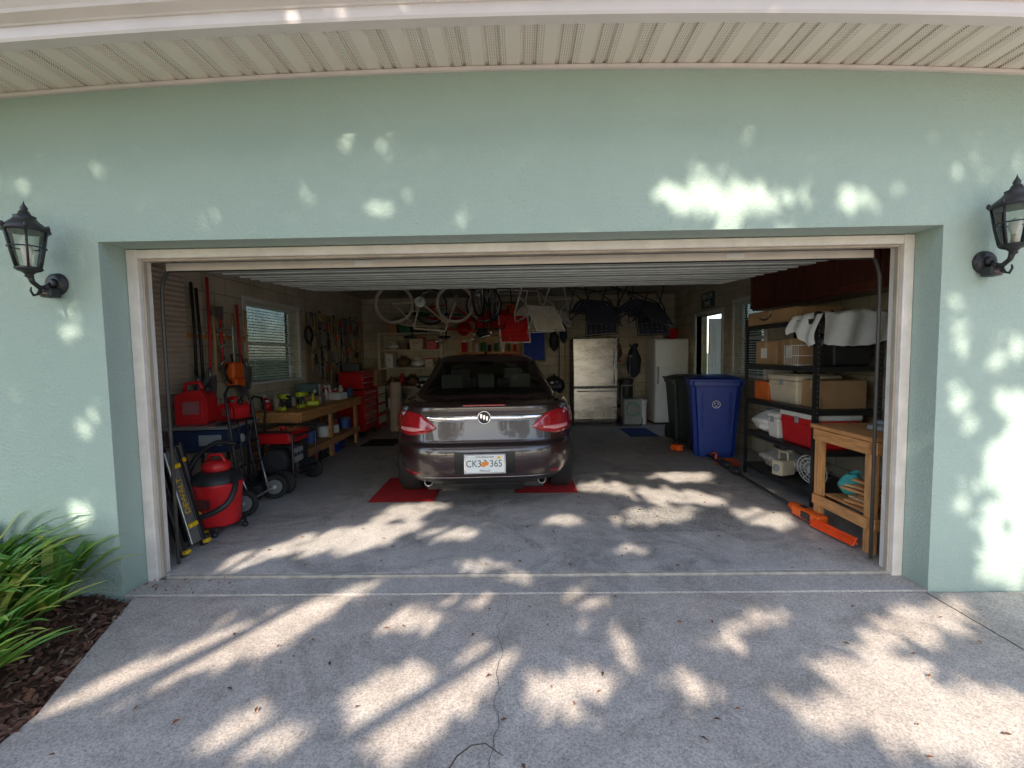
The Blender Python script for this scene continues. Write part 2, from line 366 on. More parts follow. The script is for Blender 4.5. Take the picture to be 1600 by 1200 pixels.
o = mb.make('fallen_leaves', [mat('dead_leaf', (.24, .09, .03), .8), mat('dead_leaf_dark', (.12, .05, .025), .8)]); o['kind'] = 'stuff'; o['label'] = 'scattered small brown dead leaves on concrete'
mb = MB(); mb.tube([(-.28, -1.23, -.012), (-.25, -1.17, -.004), (-.20, -1.13, .002), (-.15, -1.12, 0), (-.10, -1.15, -.01), (-.08, -1.16, -.012)], [.003, .003, .0025, .0025, .002, .001], 6)
solo(mb, 'fallen_twig', mat('twig', (.09, .055, .04), .9), 'thin curved dead twig lying on the concrete drive', 'twig')

def plant(loc, n, L, seed, label):
    r = random.Random(seed); mb = MB()
    for i in range(n):
        a = r.uniform(0, 2*pi); l = L*r.uniform(.6, 1.1); w = r.uniform(.017, .030); lift = r.uniform(.8, 1.45); segs = 9
        p = Vector((cos(a)*.03, sin(a)*.03, 0)); ang = lift; pts = []
        for k in range(segs+1):
            pts.append(p.copy()); ang -= r.uniform(.6, 1.2)*lift*1.3/segs*(k/segs+.35)
            p = p+Vector((cos(a)*cos(ang), sin(a)*cos(ang), sin(ang)))*l/segs
            if p.y+loc[1] > -.02: p.y = -.02-loc[1]
        sd = Vector((-sin(a), cos(a), 0)); vs = []
        for k, q in enumerate(pts):
            t = k/segs; ww = w*(min(1, .45+t*2))*(1-t**3)+.0008
            vs += [q-sd*ww+Vector((0, 0, ww*.35)), q, q+sd*ww+Vector((0, 0, ww*.35))]
        fs = []
        for k in range(segs): fs += [(3*k, 3*k+1, 3*k+4, 3*k+3), (3*k+1, 3*k+2, 3*k+5, 3*k+4)]
        mb.add(vs, fs, r.choice([0, 0, 1, 1, 2]), True)
    solo(mb, 'strap_leaf_plant', [mat('leaf_green', (.10, .25, .03), .4, var=.3), mat('leaf_lime', (.24, .40, .04), .4, var=.3), mat('leaf_yellow', (.44, .46, .08), .5, var=.3)], label, 'plant', loc, group='strap-leaf plants in the mulch bed')
plant((-2.78, -.2, .01), 66, .56, 1, 'green strap-leaf plant with arching blades against teal wall')
plant((-3.0, -.42, .01), 76, .72, 2, 'green strap-leaf plant with arching blades in mulch')
plant((-2.62, -.66, .0), 55, .52, 3, 'yellow-green strap-leaf plant drooping over mulch')
plant((-2.42, -.98, .0), 50, .46, 4, 'green strap-leaf plant at the edge of the drive')
plant((-3.3, -.2, .01), 60, .85, 5, 'green strap-leaf plant beside teal wall')
plant((-2.9, -.85, .01), 50, .6, 6, 'green strap-leaf plant in brown mulch')

# ------------------------------------------------------------------ garage building
G = T('garage', 'teal stucco garage with its wide sectional door open', 'garage')
mb = MB()
mb.bx((-9, 0, -.1), (OL, .22, 3.3), 0, .0); mb.bx((OR_, 0, -.1), (9, .22, 3.3), 0, .0); mb.bx((OL, 0, OT), (OR_, .22, 3.3), 0, .0)
mb.make('front_wall', M_ST, G)
def wallX(x0, x1, y0, y1, z0, z1, holes):
    mb = MB(); ys = y0
    for (a, b_, c, d) in sorted(holes):
        mb.bx((x0, ys, z0), (x1, a, z1), 0, 0)
        if c > z0: mb.bx((x0, a, z0), (x1, b_, c), 0, 0)
        mb.bx((x0, a, d), (x1, b_, z1), 0, 0); ys = b_
    mb.bx((x0, ys, z0), (x1, y1, z1), 0, 0); return mb
WL = (3.03, 4.38, 1.15, 2.18)
wallX(-3.65, -3.45, .22, 7.6, -.1, 3.0, [WL]).make('side_wall', M_BLK, G)
wallX(3.4, 3.6, .22, 7.6, -.1, 3.0, [(3.7, 4.6, 1.1, 2.2), (5.05, 6.15, 0, 2.12)]).make('side_wall', M_BLK, G)
mb = MB(); mb.bx((-3.45, 7.4, -.1), (3.4, 7.6, 3.0), 0, 0); mb.make('back_wall', M_BLK, G)
mb = MB(); mb.bx((-3.65, .22, 2.72), (3.6, 7.6, 2.8), 0, 0); mb.make('ceiling', mat('ceiling_board', (.42, .38, .32), .9, var=.1), G)
mb = MB()
mb.add([(-9, -.45, 3.2), (9, -.45, 3.2), (9, 4, 4.7), (-9, 4, 4.7), (9, 8.3, 3.2), (-9, 8.3, 3.2)], [(0, 1, 2, 3), (3, 2, 4, 5)])
mb.make('roof', mat('roof_shingle', (.12, .11, .1), .9, var=.3, scale=20), G)
def sz(x): return 3.105-.0105*x*x-.004*x
mb = MB(); xs = []
x = -6.0
while x < 6.0:
    for dx, dz in ((0, 0), (.024, 0), (.030, .014), (.044, .014), (.050, 0), (.094, 0), (.1, .014), (.114, .014), (.120, 0)):
        xs.append((x+dx*1.0, dz))
    x += .2
vs = []; 
for xx, dz in xs: vs += [(xx, -.40, sz(xx)+dz), (xx, .0, sz(xx)+dz)]
mb.add(vs, [(2*i, 2*i+1, 2*i+3, 2*i+2) for i in range(len(xs)-1)])
mb.make('soffit', M_SOF, G)
def sweep(prof, name, m):
    mb = MB(); X = [-6+i*.25 for i in range(49)]; n = len(prof)
    vs = [(xx, p[0], sz(xx)+p[1]) for xx in X for p in prof]
    fs = [(i*n+k, i*n+k+1, (i+1)*n+k+1, (i+1)*n+k) for i in range(len(X)-1) for k in range(n-1)]
    mb.add(vs, fs); return mb.make(name, m, G)
sweep([(-.355, -.012), (-.42, -.014), (-.425, .0), (-.425, .05), (-.432, .052), (-.436, .06), (-.47, .085), (-.475, .10), (-.505, .155), (-.51, .185), (-.54, .20), (-.54, .22), (-.4, .22)], 'fascia', M_FASC)
sweep([(-.001, -.022), (-.022, -.022), (-.024, -.004), (-.001, -.004)], 'soffit_channel', M_FASC)
mb = MB()
mb.bx((OL+.002, .185, -.02), (OL+.075, .30, OT-.003), 0, .004); mb.bx((OR_-.065, .185, -.02), (OR_-.002, .30, OT-.003), 0, .004)
mb.bx((OL+.075, .187, 2.105), (OR_-.065, .30, OT-.005), 0, .004)
mb.bx((OL+.075, .215, -.01), (OL+.088, .25, 2.105), 1, .003); mb.bx((OR_-.078, .215, -.01), (OR_-.065, .25, 2.105), 1, .003); mb.bx((OL+.088, .21, 2.09), (OR_-.078, .25, 2.105), 1, .003)
mb.make('door_frame', [mat('door_trim_white', (.78, .71, .65), .5, var=.12, scale=8), mat('weather_strip', (.45, .38, .3), .6)], G)
SD = sub('sectional_door', G)
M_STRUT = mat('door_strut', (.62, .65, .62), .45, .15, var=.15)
for k in range(4):
    mb = MB()
    y0 = .44+k*.54; z0 = 2.115+k*.030; sl_ = .0556
    mb.box((-.02, y0+.268, z0+.05), (4.76, .532, .03), 0, .004, rot=(sl_, 0, 0))
    for j in (.03, .20, .36, .51):
        zz = z0+j*sl_
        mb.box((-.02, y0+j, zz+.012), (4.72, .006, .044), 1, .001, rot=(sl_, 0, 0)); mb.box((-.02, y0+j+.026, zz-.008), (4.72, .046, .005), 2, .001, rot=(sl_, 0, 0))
    for xs_ in (-2.32, -1.2, 0, 1.2, 2.28):
        mb.box((xs_, y0+.268, z0+.03), (.05, .5, .012), 1, .003, rot=(sl_, 0, 0))
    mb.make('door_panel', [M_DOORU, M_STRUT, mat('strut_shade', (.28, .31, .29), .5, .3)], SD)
mb = MB(); mb.box((-.02, .405, 2.088), (4.78, .03, .055), 0, .004); mb.box((-.02, .4, 2.058), (4.76, .02, .010), 1, .004); mb.make('bottom_rail', [mat('door_rail', (.74, .66, .58), .45, .05, var=.1), M_RUB], SD)
for x in (-1.05, 1.45):
    mb = MB(); mb.box((x, .384, 2.088), (.12, .002, .034), 0, 0); mb.make('warning_label', M_WHP, SD)
for sx in (-2.425, 2.39):
    mb = MB(); pts = [(sx, .36, .02), (sx, .36, 1.8)]+[(sx, .36+.3*(1-cos(a)), 1.88+.3*sin(a)) for a in [k*pi/2/8 for k in range(1, 9)]]+[(sx, 3.0, 2.3)]
    mb.tube(pts, .012, 6); mb.make('door_track', mat('dull_steel', (.10, .095, .09), .6, .5), SD)
mb = MB(); mb.bx((-.05, .5, 2.5), (.0, 3.6, 2.54), 0); mb.box((-.02, 3.7, 2.5), (.3, .4, .16), 1, .02); mb.make('door_opener', [M_STEEL, M_WHP], SD)

M_SLAT = translucent('blind_slat', (.9, .88, .84), .6)
def window(x, y0, y1, z0, z1, side):
    W = sub('window', G)
    s = side
    mb = MB(); t = .065; xi = x+s*.014
    mb.bx((x-s*.08, y0-t, z1), (xi, y1+t, z1+t), 0); mb.bx((x-s*.08, y0-t, z0-.03), (xi+s*.04, y1+t, z0), 0)
    mb.bx((x-s*.08, y0-t, z0), (xi, y0, z1), 0); mb.bx((x-s*.08, y1, z0), (xi, y1+t, z1), 0)
    mb.bx((x-s*.12, y0, (z0+z1)/2-.02), (x-s*.15, y1, (z0+z1)/2+.02), 0)
    for yy in (y0+.02, y1-.02): mb.bx((x-s*.12, yy-.02, z0), (x-s*.15, yy+.02, z1), 0)
    mb.make('window_frame', M_WHITE, W)
    mb = MB(); mb.bx((x-s*.135, y0, z0), (x-s*.138, y1, z1), 0, 0); mb.make('window_pane', M_GLASS, W)
    mb = MB(); n = int((z1-z0)/.038)
    for i in range(n): mb.box((x-s*.05, (y0+y1)/2, z0+.03+i*.038), (.040, y1-y0-.03, .002), 0, 0, rot=(0, s*.3, 0))
    mb.bx((x-s*.08, y0+.01, z1-.04), (x-s*.02, y1-.01, z1), 0)
    for yy in (y0+.2, y1-.2): mb.cyl((x-s*.025, yy, z0+.01), (x-s*.025, yy, z1), .002, n=6)
    mb.make('venetian_blind', M_SLAT, W)
window(-3.45, *WL, 1)
window(3.4, 3.7, 4.6, 1.1, 2.2, -1)
SDR = sub('side_door', G)
mb = MB(); mb.bx((3.385, 4.98, 0), (3.5, 5.05, 2.19), 0); mb.bx((3.385, 6.15, 0), (3.5, 6.22, 2.19), 0); mb.bx((3.385, 5.05, 2.12), (3.5, 6.15, 2.19), 0); mb.make('door_casing', M_WHITE, SDR)
mb = MB(); mb.bx((3.62, 6.09, .03), (4.6, 6.135, 2.08), 0)
for zz, h in ((.55, .7), (1.55, .85)):
    for xx in (3.86, 4.34): mb.box((xx, 6.087, zz), (.34, .012, h), 0, .006); mb.box((xx, 6.080, zz), (.26, .012, h-.1), 0, .006)
mb.make('door_leaf', mat('door_white', (.85, .85, .87), .4, var=.04), SDR)
mb = MB(); mb.sph((4.52, 6.05, 1.0), .03); mb.cyl((4.52, 6.05, 1), (4.52, 6.09, 1), .012); mb.make('door_knob', M_STEEL, SDR)
def leafcloud(c, rad, n, size, seed, mi=3, shell=.0):
    r = random.Random(seed)
    for i in range(n):
        while 1:
            p = Vector((r.uniform(-1, 1), r.uniform(-1, 1), r.uniform(-1, 1)))
            if shell < p.length < 1: break
        q = Vector((p.x*rad[0], p.y*rad[1], p.z*rad[2]))+Vector(c)
        if noise.noise(q*.8) < -.18: continue
        yield q, r
def leaves(name, cloud, size, mats, parent, nm=3):
    vs = []; fs = []; ms = []
    for q, r in cloud:
        a = Vector((r.gauss(0, 1), r.gauss(0, 1), r.gauss(0, 1))).normalized(); b_ = a.orthogonal().normalized()
        b_ = Matrix.Rotation(r.uniform(0, 6.28), 3, a) @ b_; c = a.cross(b_); l = size*r.uniform(.6, 1.3); o = len(vs)
        vs += [q-b_*l, q-c*l*.42, q+b_*l, q+c*l*.42]; fs.append((o, o+1, o+2, o+3)); ms.append(r.randrange(nm))
    me = bpy.data.meshes.new(name); me.from_pydata([tuple(v) for v in vs], [], fs)
    for m in mats: me.materials.append(m)
    me.polygons.foreach_set('material_index', ms)
    o = bpy.data.objects.new(name, me); COL.objects.link(o); o.parent = parent; return o
LM = [mat('foliage_dark', (.04, .08, .02), .6, var=.3, scale=2), mat('foliage_mid', (.07, .12, .03), .6, var=.3, scale=2), mat('foliage_light', (.11, .16, .04), .6, var=.3, scale=2)]
M_BARK = mat('bark', (.12, .09, .065), .9, var=.35, bump=.6, bscale=20)
def hedge(c, rad, n, seed, label):
    o = T('hedge', label, 'hedge', (0, 0, 0))
    leaves('foliage', leafcloud(c, rad, n, .1, seed), .09, LM, o)
    mb = MB()
    for k in range(5):
        x = c[0]+R.uniform(-.5, .5)*rad[0]; y = c[1]+(k/4-.5)*rad[1]*1.3
        mb.tube([(x, y, -.08), (x+.1, y+.1, c[2]*.6), (x+.2, y-.1, c[2]*1.1)], [.04, .03, .015], 6)
    mb.make('stem', M_BARK, o)
hedge((-9.5, 6, .6), (.9, 5, 1.1), 6000, 3, 'low green hedge outside the garage window')
hedge((9.2, 9, .6), (.9, 5, 1.1), 5000, 4, 'low green hedge beyond the side door')

# ------------------------------------------------------------------ sun + canopy
EL = radians(37); AZX = .24
d = Vector((AZX, 1, 0)).normalized()*cos(EL); d.z = -sin(EL); d.normalize()
zonesG = [(-1.45,-.45,.70,.17,.84,1),(-1.75,-.74,.3,.16,.5,1),(-.50,-.92,.24,.22,0,1),(-.2,-.68,.08,.2,0,1),(.12,-.88,.09,.14,0,1),(.32,-.8,.06,.11,0,1),(.72,-.82,.08,.12,0,1),
 (1.60,-.90,.30,.28,0,1),(1.85,-1.1,.34,.24,0,1),(2.08,-.38,.45,.16,.5,1),(1.15,-.98,.12,.11,0,1),(-.62,-.3,.2,.10,.3,1),(-.3,-.1,.12,.07,0,1),(.35,-.12,.1,.10,0,1),(1.3,-.3,.2,.06,.4,1),(-1.1,-1.05,.18,.12,0,1),(.5,-.5,.07,.12,0,1),(1.0,-.55,.1,.06,0,1),
 (-1.4,.85,.58,.24,.5,1),(-1.05,1.5,.34,.2,.5,1),(-.6,.9,.2,.12,0,1),(1.5,1.85,.52,.24,-.3,1),(1.2,1.3,.42,.2,.3,1),(1.9,2.6,.35,.25,0,1),(2.1,1.2,.2,.25,0,1),(.35,1.2,.15,.15,0,1),(.9,2.2,.3,.2,0,1),(-.3,.35,.2,.08,0,1),(.8,.6,.12,.08,0,1),(-2.0,.5,.12,.2,0,1),(0.0,.15,.15,.05,0,1)]
zonesW = [(2.98,.80,.22,.38,0,1),(2.95,.25,.18,.25,0,1),(1.08,2.34,.28,.09,-.2,1),(1.5,2.36,.16,.07,0,1),(1.95,2.32,.08,.06,0,1),(-1.85,2.30,.05,.02,0,.9),(-2.72,1.70,.06,.12,0,.9),(-2.66,1.1,.06,.10,0,.9),(2.58,1.6,.04,.2,.2,.9),(-.8,2.32,.08,.03,0,.9),(2.65,.5,.06,.15,0,.9),(2.62,1.15,.07,.14,.3,.9),(-2.75,.5,.07,.08,0,.9),(2.9,1.45,.08,.1,0,.9)]
def land(q):
    t = -q.y/d.y; w = q+d*t
    if w.z > OT or (w.z > 0 and (w.x < OL or w.x > OR_)): return w.x, w.z, 1
    g = q+d*(q.z/-d.z); return g.x, g.y, 0
def canopy(c, rad, n, seed):
    r = random.Random(seed)
    for i in range(n):
        while 1:
            p = Vector((r.uniform(-1, 1), r.uniform(-1, 1), r.uniform(-1, 1)))
            if p.length < 1: break
        q = Vector((p.x*rad[0], p.y*rad[1], p.z*rad[2]))+Vector(c)
        a, b_, wall = land(q)
        ok = (abs(a) < 4.0 and b_ < 2.95) if wall else (abs(a) < 3.6 and -2.0 < b_ < 4.2)
        if not ok and r.random() > .15: continue
        wt = 0
        for zx, zy, rx, ry, an, w_ in (zonesW if wall else zonesG):
            dx, dy = a-zx, b_-zy; ca, sa = cos(an), sin(an); u = (dx*ca+dy*sa)/(rx+.03); v = (-dx*sa+dy*ca)/(ry+.03)
            if u*u+v*v < 1.15+1.1*noise.noise(Vector((a*8, b_*8, 3.0))): wt = w_; break
        if r.random() < wt*.997: continue
        if not wall and noise.noise(q*1.4) < -.36: continue
        yield q, r
def tree(name, base, c, rad, n, seed, size, label, fn=None):
    o = T(name, label, 'tree'); r = random.Random(seed); mb = MB(); b0 = Vector(base); cc = Vector(c)
    mid = b0.lerp(cc, .55); mb.tube([b0, b0.lerp(mid, .5)+Vector((.12, .05, 0)), mid], [.34, .26, .2], 12)
    for k in range(12):
        a = 2*pi*k/12+r.random(); e = cc+Vector((cos(a)*rad[0]*.75, sin(a)*rad[1]*.75, r.uniform(-.3, .5)*rad[2]))
        m_ = mid.lerp(e, .5)+Vector((r.uniform(-.4, .4), r.uniform(-.4, .4), .3)); mb.tube([mid, m_, e], [.06, .03, .008], 7)
    mb.make('trunk', M_BARK, o)
    leaves('crown', canopy(c, rad, n, seed) if fn is None else fn(c, rad, n, size, seed), size, LM, o)
tree('dapple_oak_tree', (-7.2, -8.5, -.1), (-1.9, -7.2, 5.9), (6.2, 2.2, 3.4), 70000, 5, .10, 'spreading oak tree over the drive, crown gaps shaped to place the dappled light')  # out of view; leaves left out so sunlight lands in the listed zones
for i, (x, y, h) in enumerate([(-17, -26, 5), (-6, -32, 5.5), (7, -30, 5.), (18, -24, 5), (16, -10, 4.6)]):
    tree('street_tree', (x, y, -.1), (x, y, h), (4.2, 4, 3.0), 4600, 20+i, .24, 'leafy green tree standing across the front lawn', leafcloud)

# ------------------------------------------------------------------ wall lanterns
def lantern(loc, label, group='wall lanterns beside the garage door'):
    o = T('wall_lantern', label, 'lantern', loc, group=group)
    mb = MB(); mb.lathe([(.0, -.028), (.04, -.03), (.06, -.02), (.066, 0)], (0, 0, 0), 28, axis='Y')
    mb.cyl((0, -.03, 0), (0, -.052, 0), .03, .022); mb.make('wall_plate', M_BLACK, o)
    mb = MB(); mb.box((0, -.05, -.06), (.075, .07, .055), 0, .012); mb.sph((0, -.08, -.068), (.028, .025, .02), 1); mb.make('motion_sensor', [M_BLKP, mat('sensor_lens', (.08, .06, .05), .2)], o)
    Y = -.16
    mb = MB(); mb.tube([(0, -.04, .0), (0, -.07, -.03), (0, -.11, -.035), (0, -.145, -.01), (0, Y, .03)], [.012, .013, .013, .013, .016], 10)
    mb.tube([(0, -.10, -.035), (0, -.12, -.075), (0, -.145, -.085), (0, -.16, -.06), (0, -.155, -.04)], [.008, .008, .007, .006, .004], 8)
    mb.sph((0, -.07, -.03), .018); mb.make('arm', M_BLACK, o)
    C = (0, Y, .03); n = 6
    mb = MB(); mb.lathe([(.008, -.02), (.02, -.012), (.018, 0), (.03, .012), (.05, .02), (.062, .03), (.058, .04), (.0, .04)], C, 18)
    mb.lathe([(.098, .235), (.104, .24), (.104, .25), (.085, .272), (.06, .295), (.045, .315), (.05, .322), (.03, .33), (.022, .35), (.014, .356), (.018, .366), (.012, .378), (.005, .392), (.0, .41)], C, 18)
    mb.lathe([(.0, .236), (.098, .236)], C, 18)
    for k in range(n):
        a = 2*pi*k/n+.3; mb.tube([(C[0]+.058*cos(a), C[1]+.058*sin(a), C[2]+.035), (C[0]+.078*cos(a), C[1]+.078*sin(a), C[2]+.13), (C[0]+.094*cos(a), C[1]+.094*sin(a), C[2]+.238)], .0055, 6)
        mb.sph((C[0]+.103*cos(a), C[1]+.103*sin(a), C[2]+.258), (.01, .01, .016), 0, 8, 6)
    mb.tube([(C[0]+.08*cos(a), C[1]+.08*sin(a), C[2]+.15) for a in [2*pi*k/24 for k in range(24)]], .004, 6, closed=True)
    mb.make('lamp_cage', M_BLACK, o)
    mb = MB(); mb.lathe([(.054, .04), (.074, .13), (.09, .234)], C, 24); mb.make('lamp_glass', M_GLASSL, o)
    mb = MB(); mb.cyl((0, Y, .07), (0, Y, .12), .014, n=12, mi=1); mb.lathe([(.012, .09), (.022, .115), (.026, .14), (.018, .165), (.0, .18)], C, 14); mb.make('bulb', [M_WHP, M_CREAM], o)
lantern((-2.77, -.002, 1.92), 'black traditional wall lantern with sensor on teal stucco')
lantern((2.70, -.002, 1.945), 'black traditional wall lantern with seeded glass on teal stucco')

# ------------------------------------------------------------------ car
M_PAINT = mat('maroon_black_paint', (.022, .0055, .0055), .35, .0, var=.06, coat=1.0, spec=.7)
M_TRIM = mat('car_black_trim', (.012, .012, .012), .45)
M_TAIL = mat('tail_lamp_red', (.36, .010, .015), .12, 0, var=.3, scale=40, coat=1)
M_TAILP = mat('tail_lamp_pink', (.75, .30, .30), .1, 0, var=.2, scale=60, coat=1)
CAR = T('parked_car', 'glossy dark maroon sedan parked tail-out in the garage', 'car', (-.38, 2.25, 0), radians(3.4))
LEN = 4.83
LV = [(.28, .14, .16, .78), (.31, .10, .12, .82), (.36, .045, .06, .865), (.45, .01, .01, .905), (.54, 0, 0, .92), (.62, .004, .0, .928), (.652, .02, .02, .93), (.668, .05, .04, .93), (.70, .06, .05, .93), (.80, .07, .1, .925), (.88, .085, .18, .912), (.94, .09, .24, .895), (.985, .075, .3, .875), (1.0, .083, .36, .855), (1.008, .13, .42, .83)]
NS = 5.0
def lev(z):
    if z <= LV[0][0]: return LV[0][1:]
    for a, b_ in zip(LV, LV[1:]):
        if z <= b_[0]:
            t = (z-a[0])/(b_[0]-a[0]); return tuple(a[i]+(b_[i]-a[i])*t for i in (1, 2, 3))
    return LV[-1][1:]
def g(Ly): 
    if Ly < 3.3: return 1
    return 1-.5*((Ly-3.3)/1.5)**1.3
def loop(ri, fi, w, n, N=96):
    b_ = (LEN-ri-fi)/2; yc = ri+b_; out = []
    for k in range(N):
        a = 2*pi*k/N; c, s_ = cos(a), sin(a)
        out.append((w*math.copysign(abs(c)**(2/n), c), yc+b_*math.copysign(abs(s_)**(2/n), s_)))
    return out
def rear(x, z, off=0):
    def yy(x, z):
        ri, fi, w = lev(z); b_ = (LEN-ri-fi)/2; q = min(.9995, abs(x)/w)
        return ri+b_-b_*(1-q**NS)**(1/NS)
    y = yy(x, z); e = .003
    nx = (yy(x+e, z)-yy(x-e, z))/(2*e); nz = (yy(x, z+e)-yy(x, z-e))/(2*e); nz = max(-1, min(1, nz))
    nrm = Vector((nx, -1, nz)).normalized()
    return Vector((x, y, z))+nrm*off-Vector((0, 1.0, 0))
N = 96
mb = MB(); vs = []
for z, ri, fi, w in LV:
    for x, y in loop(ri, fi, w, NS):
        zz = z if z < .65 else .65+(z-.65)*g(y)
        vs.append((x, y-1, zz))
z, ri, fi, w = LV[-1]; top = loop(ri, fi, w, NS); yc = ri+(LEN-ri-fi)/2
for k in (.9, .75, .55, .3, .05):
    for x, y in top:
        Y = yc+(y-yc)*k; zz = .65+(1.008+.05*(1-k*k)-.65)*g(Y); vs.append((x*k, Y-1, zz))
rows = len(LV)+5
fs = [(r*N+k, r*N+(k+1) % N, (r+1)*N+(k+1) % N, (r+1)*N+k) for r in range(rows-1) for k in range(N)]
fs.append(tuple(range(N-1, -1, -1))); fs.append(tuple(range((rows-1)*N, rows*N)))
mb.add(vs, fs, 0, True)
body = mb.make('car_body', [M_PAINT, M_TRIM], CAR)
cut = MB()
for wy in (0.02, 2.76):
    for sx in (-1, 1): cut.cyl((sx*.62, wy, .33), (sx*1.1, wy, .33), .375, n=40)
co = cut.make('tmp_cut', [M_TRIM]); co.parent = CAR
bpy.context.view_layer.update()
md = body.modifiers.new('b', 'BOOLEAN'); md.object = co; md.operation = 'DIFFERENCE'; md.solver = 'EXACT'
dg = bpy.context.evaluated_depsgraph_get(); nm = bpy.data.meshes.new_from_object(body.evaluated_get(dg))
if len(nm.polygons) > 500:
    body.modifiers.clear(); body.data = nm; nm.materials.clear(); nm.materials.append(M_PAINT); nm.materials.append(M_TRIM)
    nm.polygons.foreach_set('material_index', [0]*len(nm.polygons))
else: body.modifiers.clear()
bpy.data.objects.remove(co)
GH = [(.98, .60, 3.82, .825), (1.045, .68, 3.70, .80)]
for k in range(1, 7):
    t = k/6; GH.append((1.045+.335*t, .68+.80*t**1.15, 3.70-.85*t, .80-.18*t-.01*sin(t*pi)))
GH += [(1.42, 1.60, 2.72, .585), (1.45, 1.76, 2.6, .51), (1.467, 1.95, 2.5, .38), (1.475, 2.1, 2.35, .15)]
vs = []
for z, y0, y1, w in GH:
    b_ = (y1-y0)/2; yc = y0+b_
    for k in range(N):
        a = 2*pi*k/N; c, s_ = cos(a), sin(a); vs.append((w*math.copysign(abs(c)**.5, c), yc+b_*math.copysign(abs(s_)**.5, s_)-1, z))
fb = []; fg = {'rear_window': [], 'windscreen': [], 'side_window': [], 'side_window.': []}
for r in range(len(GH)-1):
    for k in range(N):
        f = (r*N+k, r*N+(k+1) % N, (r+1)*N+(k+1) % N, (r+1)*N+k); a = (k+.5)*360/N
        if 1 <= r <= 6:
            if abs(a-270) < 42: fg['rear_window'].append(f); continue
            if abs(a-90) < 40: fg['windscreen'].append(f); continue
            if min(abs(a-180), abs(a-360), a) < 36:
                fg['side_window' if 90 < a < 270 else 'side_window.'].append(f); continue
        fb.append(f)
fb.append(tuple(range((len(GH)-1)*N, len(GH)*N)))
mb = MB(); mb.add(vs, fb, 0, True); mb.make('cabin', [M_PAINT], CAR)
for kx, ff in fg.items():
    mb = MB(); mb.add(vs, ff, 0, True); o = mb.make(kx.strip('.'), [M_CARGL], CAR)
    bm = bmesh.new(); bm.from_mesh(o.data); bmesh.ops.delete(bm, geom=[v for v in bm.verts if not v.link_faces], context='VERTS'); bm.to_mesh(o.data); bm.free()
for sx in (-1, 1):
    mb = MB(); mb.box((sx*.74, 1.2, 1.2), (.02, .07, .36), 0, .004, rot=(0, -sx*.5, 0)); mb.make('door_pillar', M_TRIM, CAR)
def patch(x0, x1, lo, hi, off, name, m, nu=24, nv=4, thick=True):
    mb = MB()
    def f(u, v):
        x = x0+(x1-x0)*u; e = 1 if (0 < u < 1 and 0 < v < 1) else .15
        return rear(x, lo(x)+(hi(x)-lo(x))*v, off*e)
    mb.grid(f, nu, nv, 0); return mb.make(name, m, CAR, fix=False)
def lerp_pts(P):
    def f(x):
        x = abs(x)
        for a, b_ in zip(P, P[1:]):
            if x <= b_[0]: return a[1]+(b_[1]-a[1])*max(0, (x-a[0]))/(b_[0]-a[0])
        return P[-1][1]
    return f
lo = lerp_pts([(.43, .800), (.52, .760), (.66, .735), (.80, .745), (.895, .80)]); hi = lerp_pts([(.43, .815), (.56, .925), (.70, .950), (.80, .950), (.895, .90)])
for sx in (-1, 1):
    patch(sx*.43, sx*.89, lo, hi, .014, 'tail_light', M_TAIL, 30, 8)
    lo2 = lerp_pts([(.52, .79), (.64, .762), (.78, .772)]); hi2 = lerp_pts([(.52, .805), (.64, .815), (.78, .812)])
    patch(sx*.52, sx*.78, lo2, hi2, .02, 'tail_light_lens', M_TAILP, 16, 4)
    patch(sx*.545, sx*.552, lambda x: .668, lambda x: .755, .003, 'boot_seam', M_TRIM, 1, 6)
    patch(sx*.60, sx*.84, lambda x: .385, lambda x: .405, .004, 'reflector', M_TAIL, 8, 2)
patch(-.54, .54, lerp_pts([(0, .862), (.3, .858), (.48, .87), (.54, .905)]), lerp_pts([(0, .925), (.3, .921), (.54, .915)]), .014, 'chrome_strip', M_CHROME, 40, 4)
patch(-.87, .87, lambda x: .655, lambda x: .666, .002, 'bumper_seam', M_TRIM, 60, 2)
patch(-.80, .80, lambda x: .30, lambda x: .345, .006, 'bumper_valance', M_TRIM, 40, 3)
patch(-.27, .27, lambda x: .40, lambda x: .60, .003, 'plate_recess', M_TRIM, 20, 4)
patch(-.60, .60, lambda x: .36, lambda x: .366, .004, 'bumper_trim', mat('dull_chrome', (.3, .3, .3), .25, 1), 30, 2)
mb = MB(); mb.box((0, .062-1, 1.008), (.38, .03, .014), 0, .004); mb.make('brake_light', M_TAIL, CAR)
E = sub('emblem', CAR, rear(0, .895, .02))
mb = MB(); mb.tube([(.056*cos(a), 0, .056*sin(a)) for a in [2*pi*k/32 for k in range(32)]], .006, 8, closed=True); mb.make('emblem_ring', M_CHROME, E)
mb = MB(); mb.cyl((0, .006, 0), (0, .0, 0), .054, n=28); mb.make('emblem_disc', M_TRIM, E)
for j, (dx, dz) in enumerate(((-.026, .010), (0, 0), (.026, -.010))):
    mb = MB(); mb.prism([(dx-.010, dz+.020), (dx+.008, dz+.023), (dx+.009, dz-.004), (dx-.002, dz-.022), (dx-.010, dz-.006)], .004, 0, 'Y', -.006); mb.make('emblem_shield', M_CHROME, E)
PL = sub('licence_plate', CAR, rear(0, .50, .02))
mb = MB(); mb.box((0, 0, 0), (.37, .006, .178), 0, .003); mb.box((0, -.0035, 0), (.345, .003, .153), 1, .001)
mb.make('plate_frame', [M_CHROME, mat('plate_white', (.78, .79, .78), .4, var=.05)], PL)
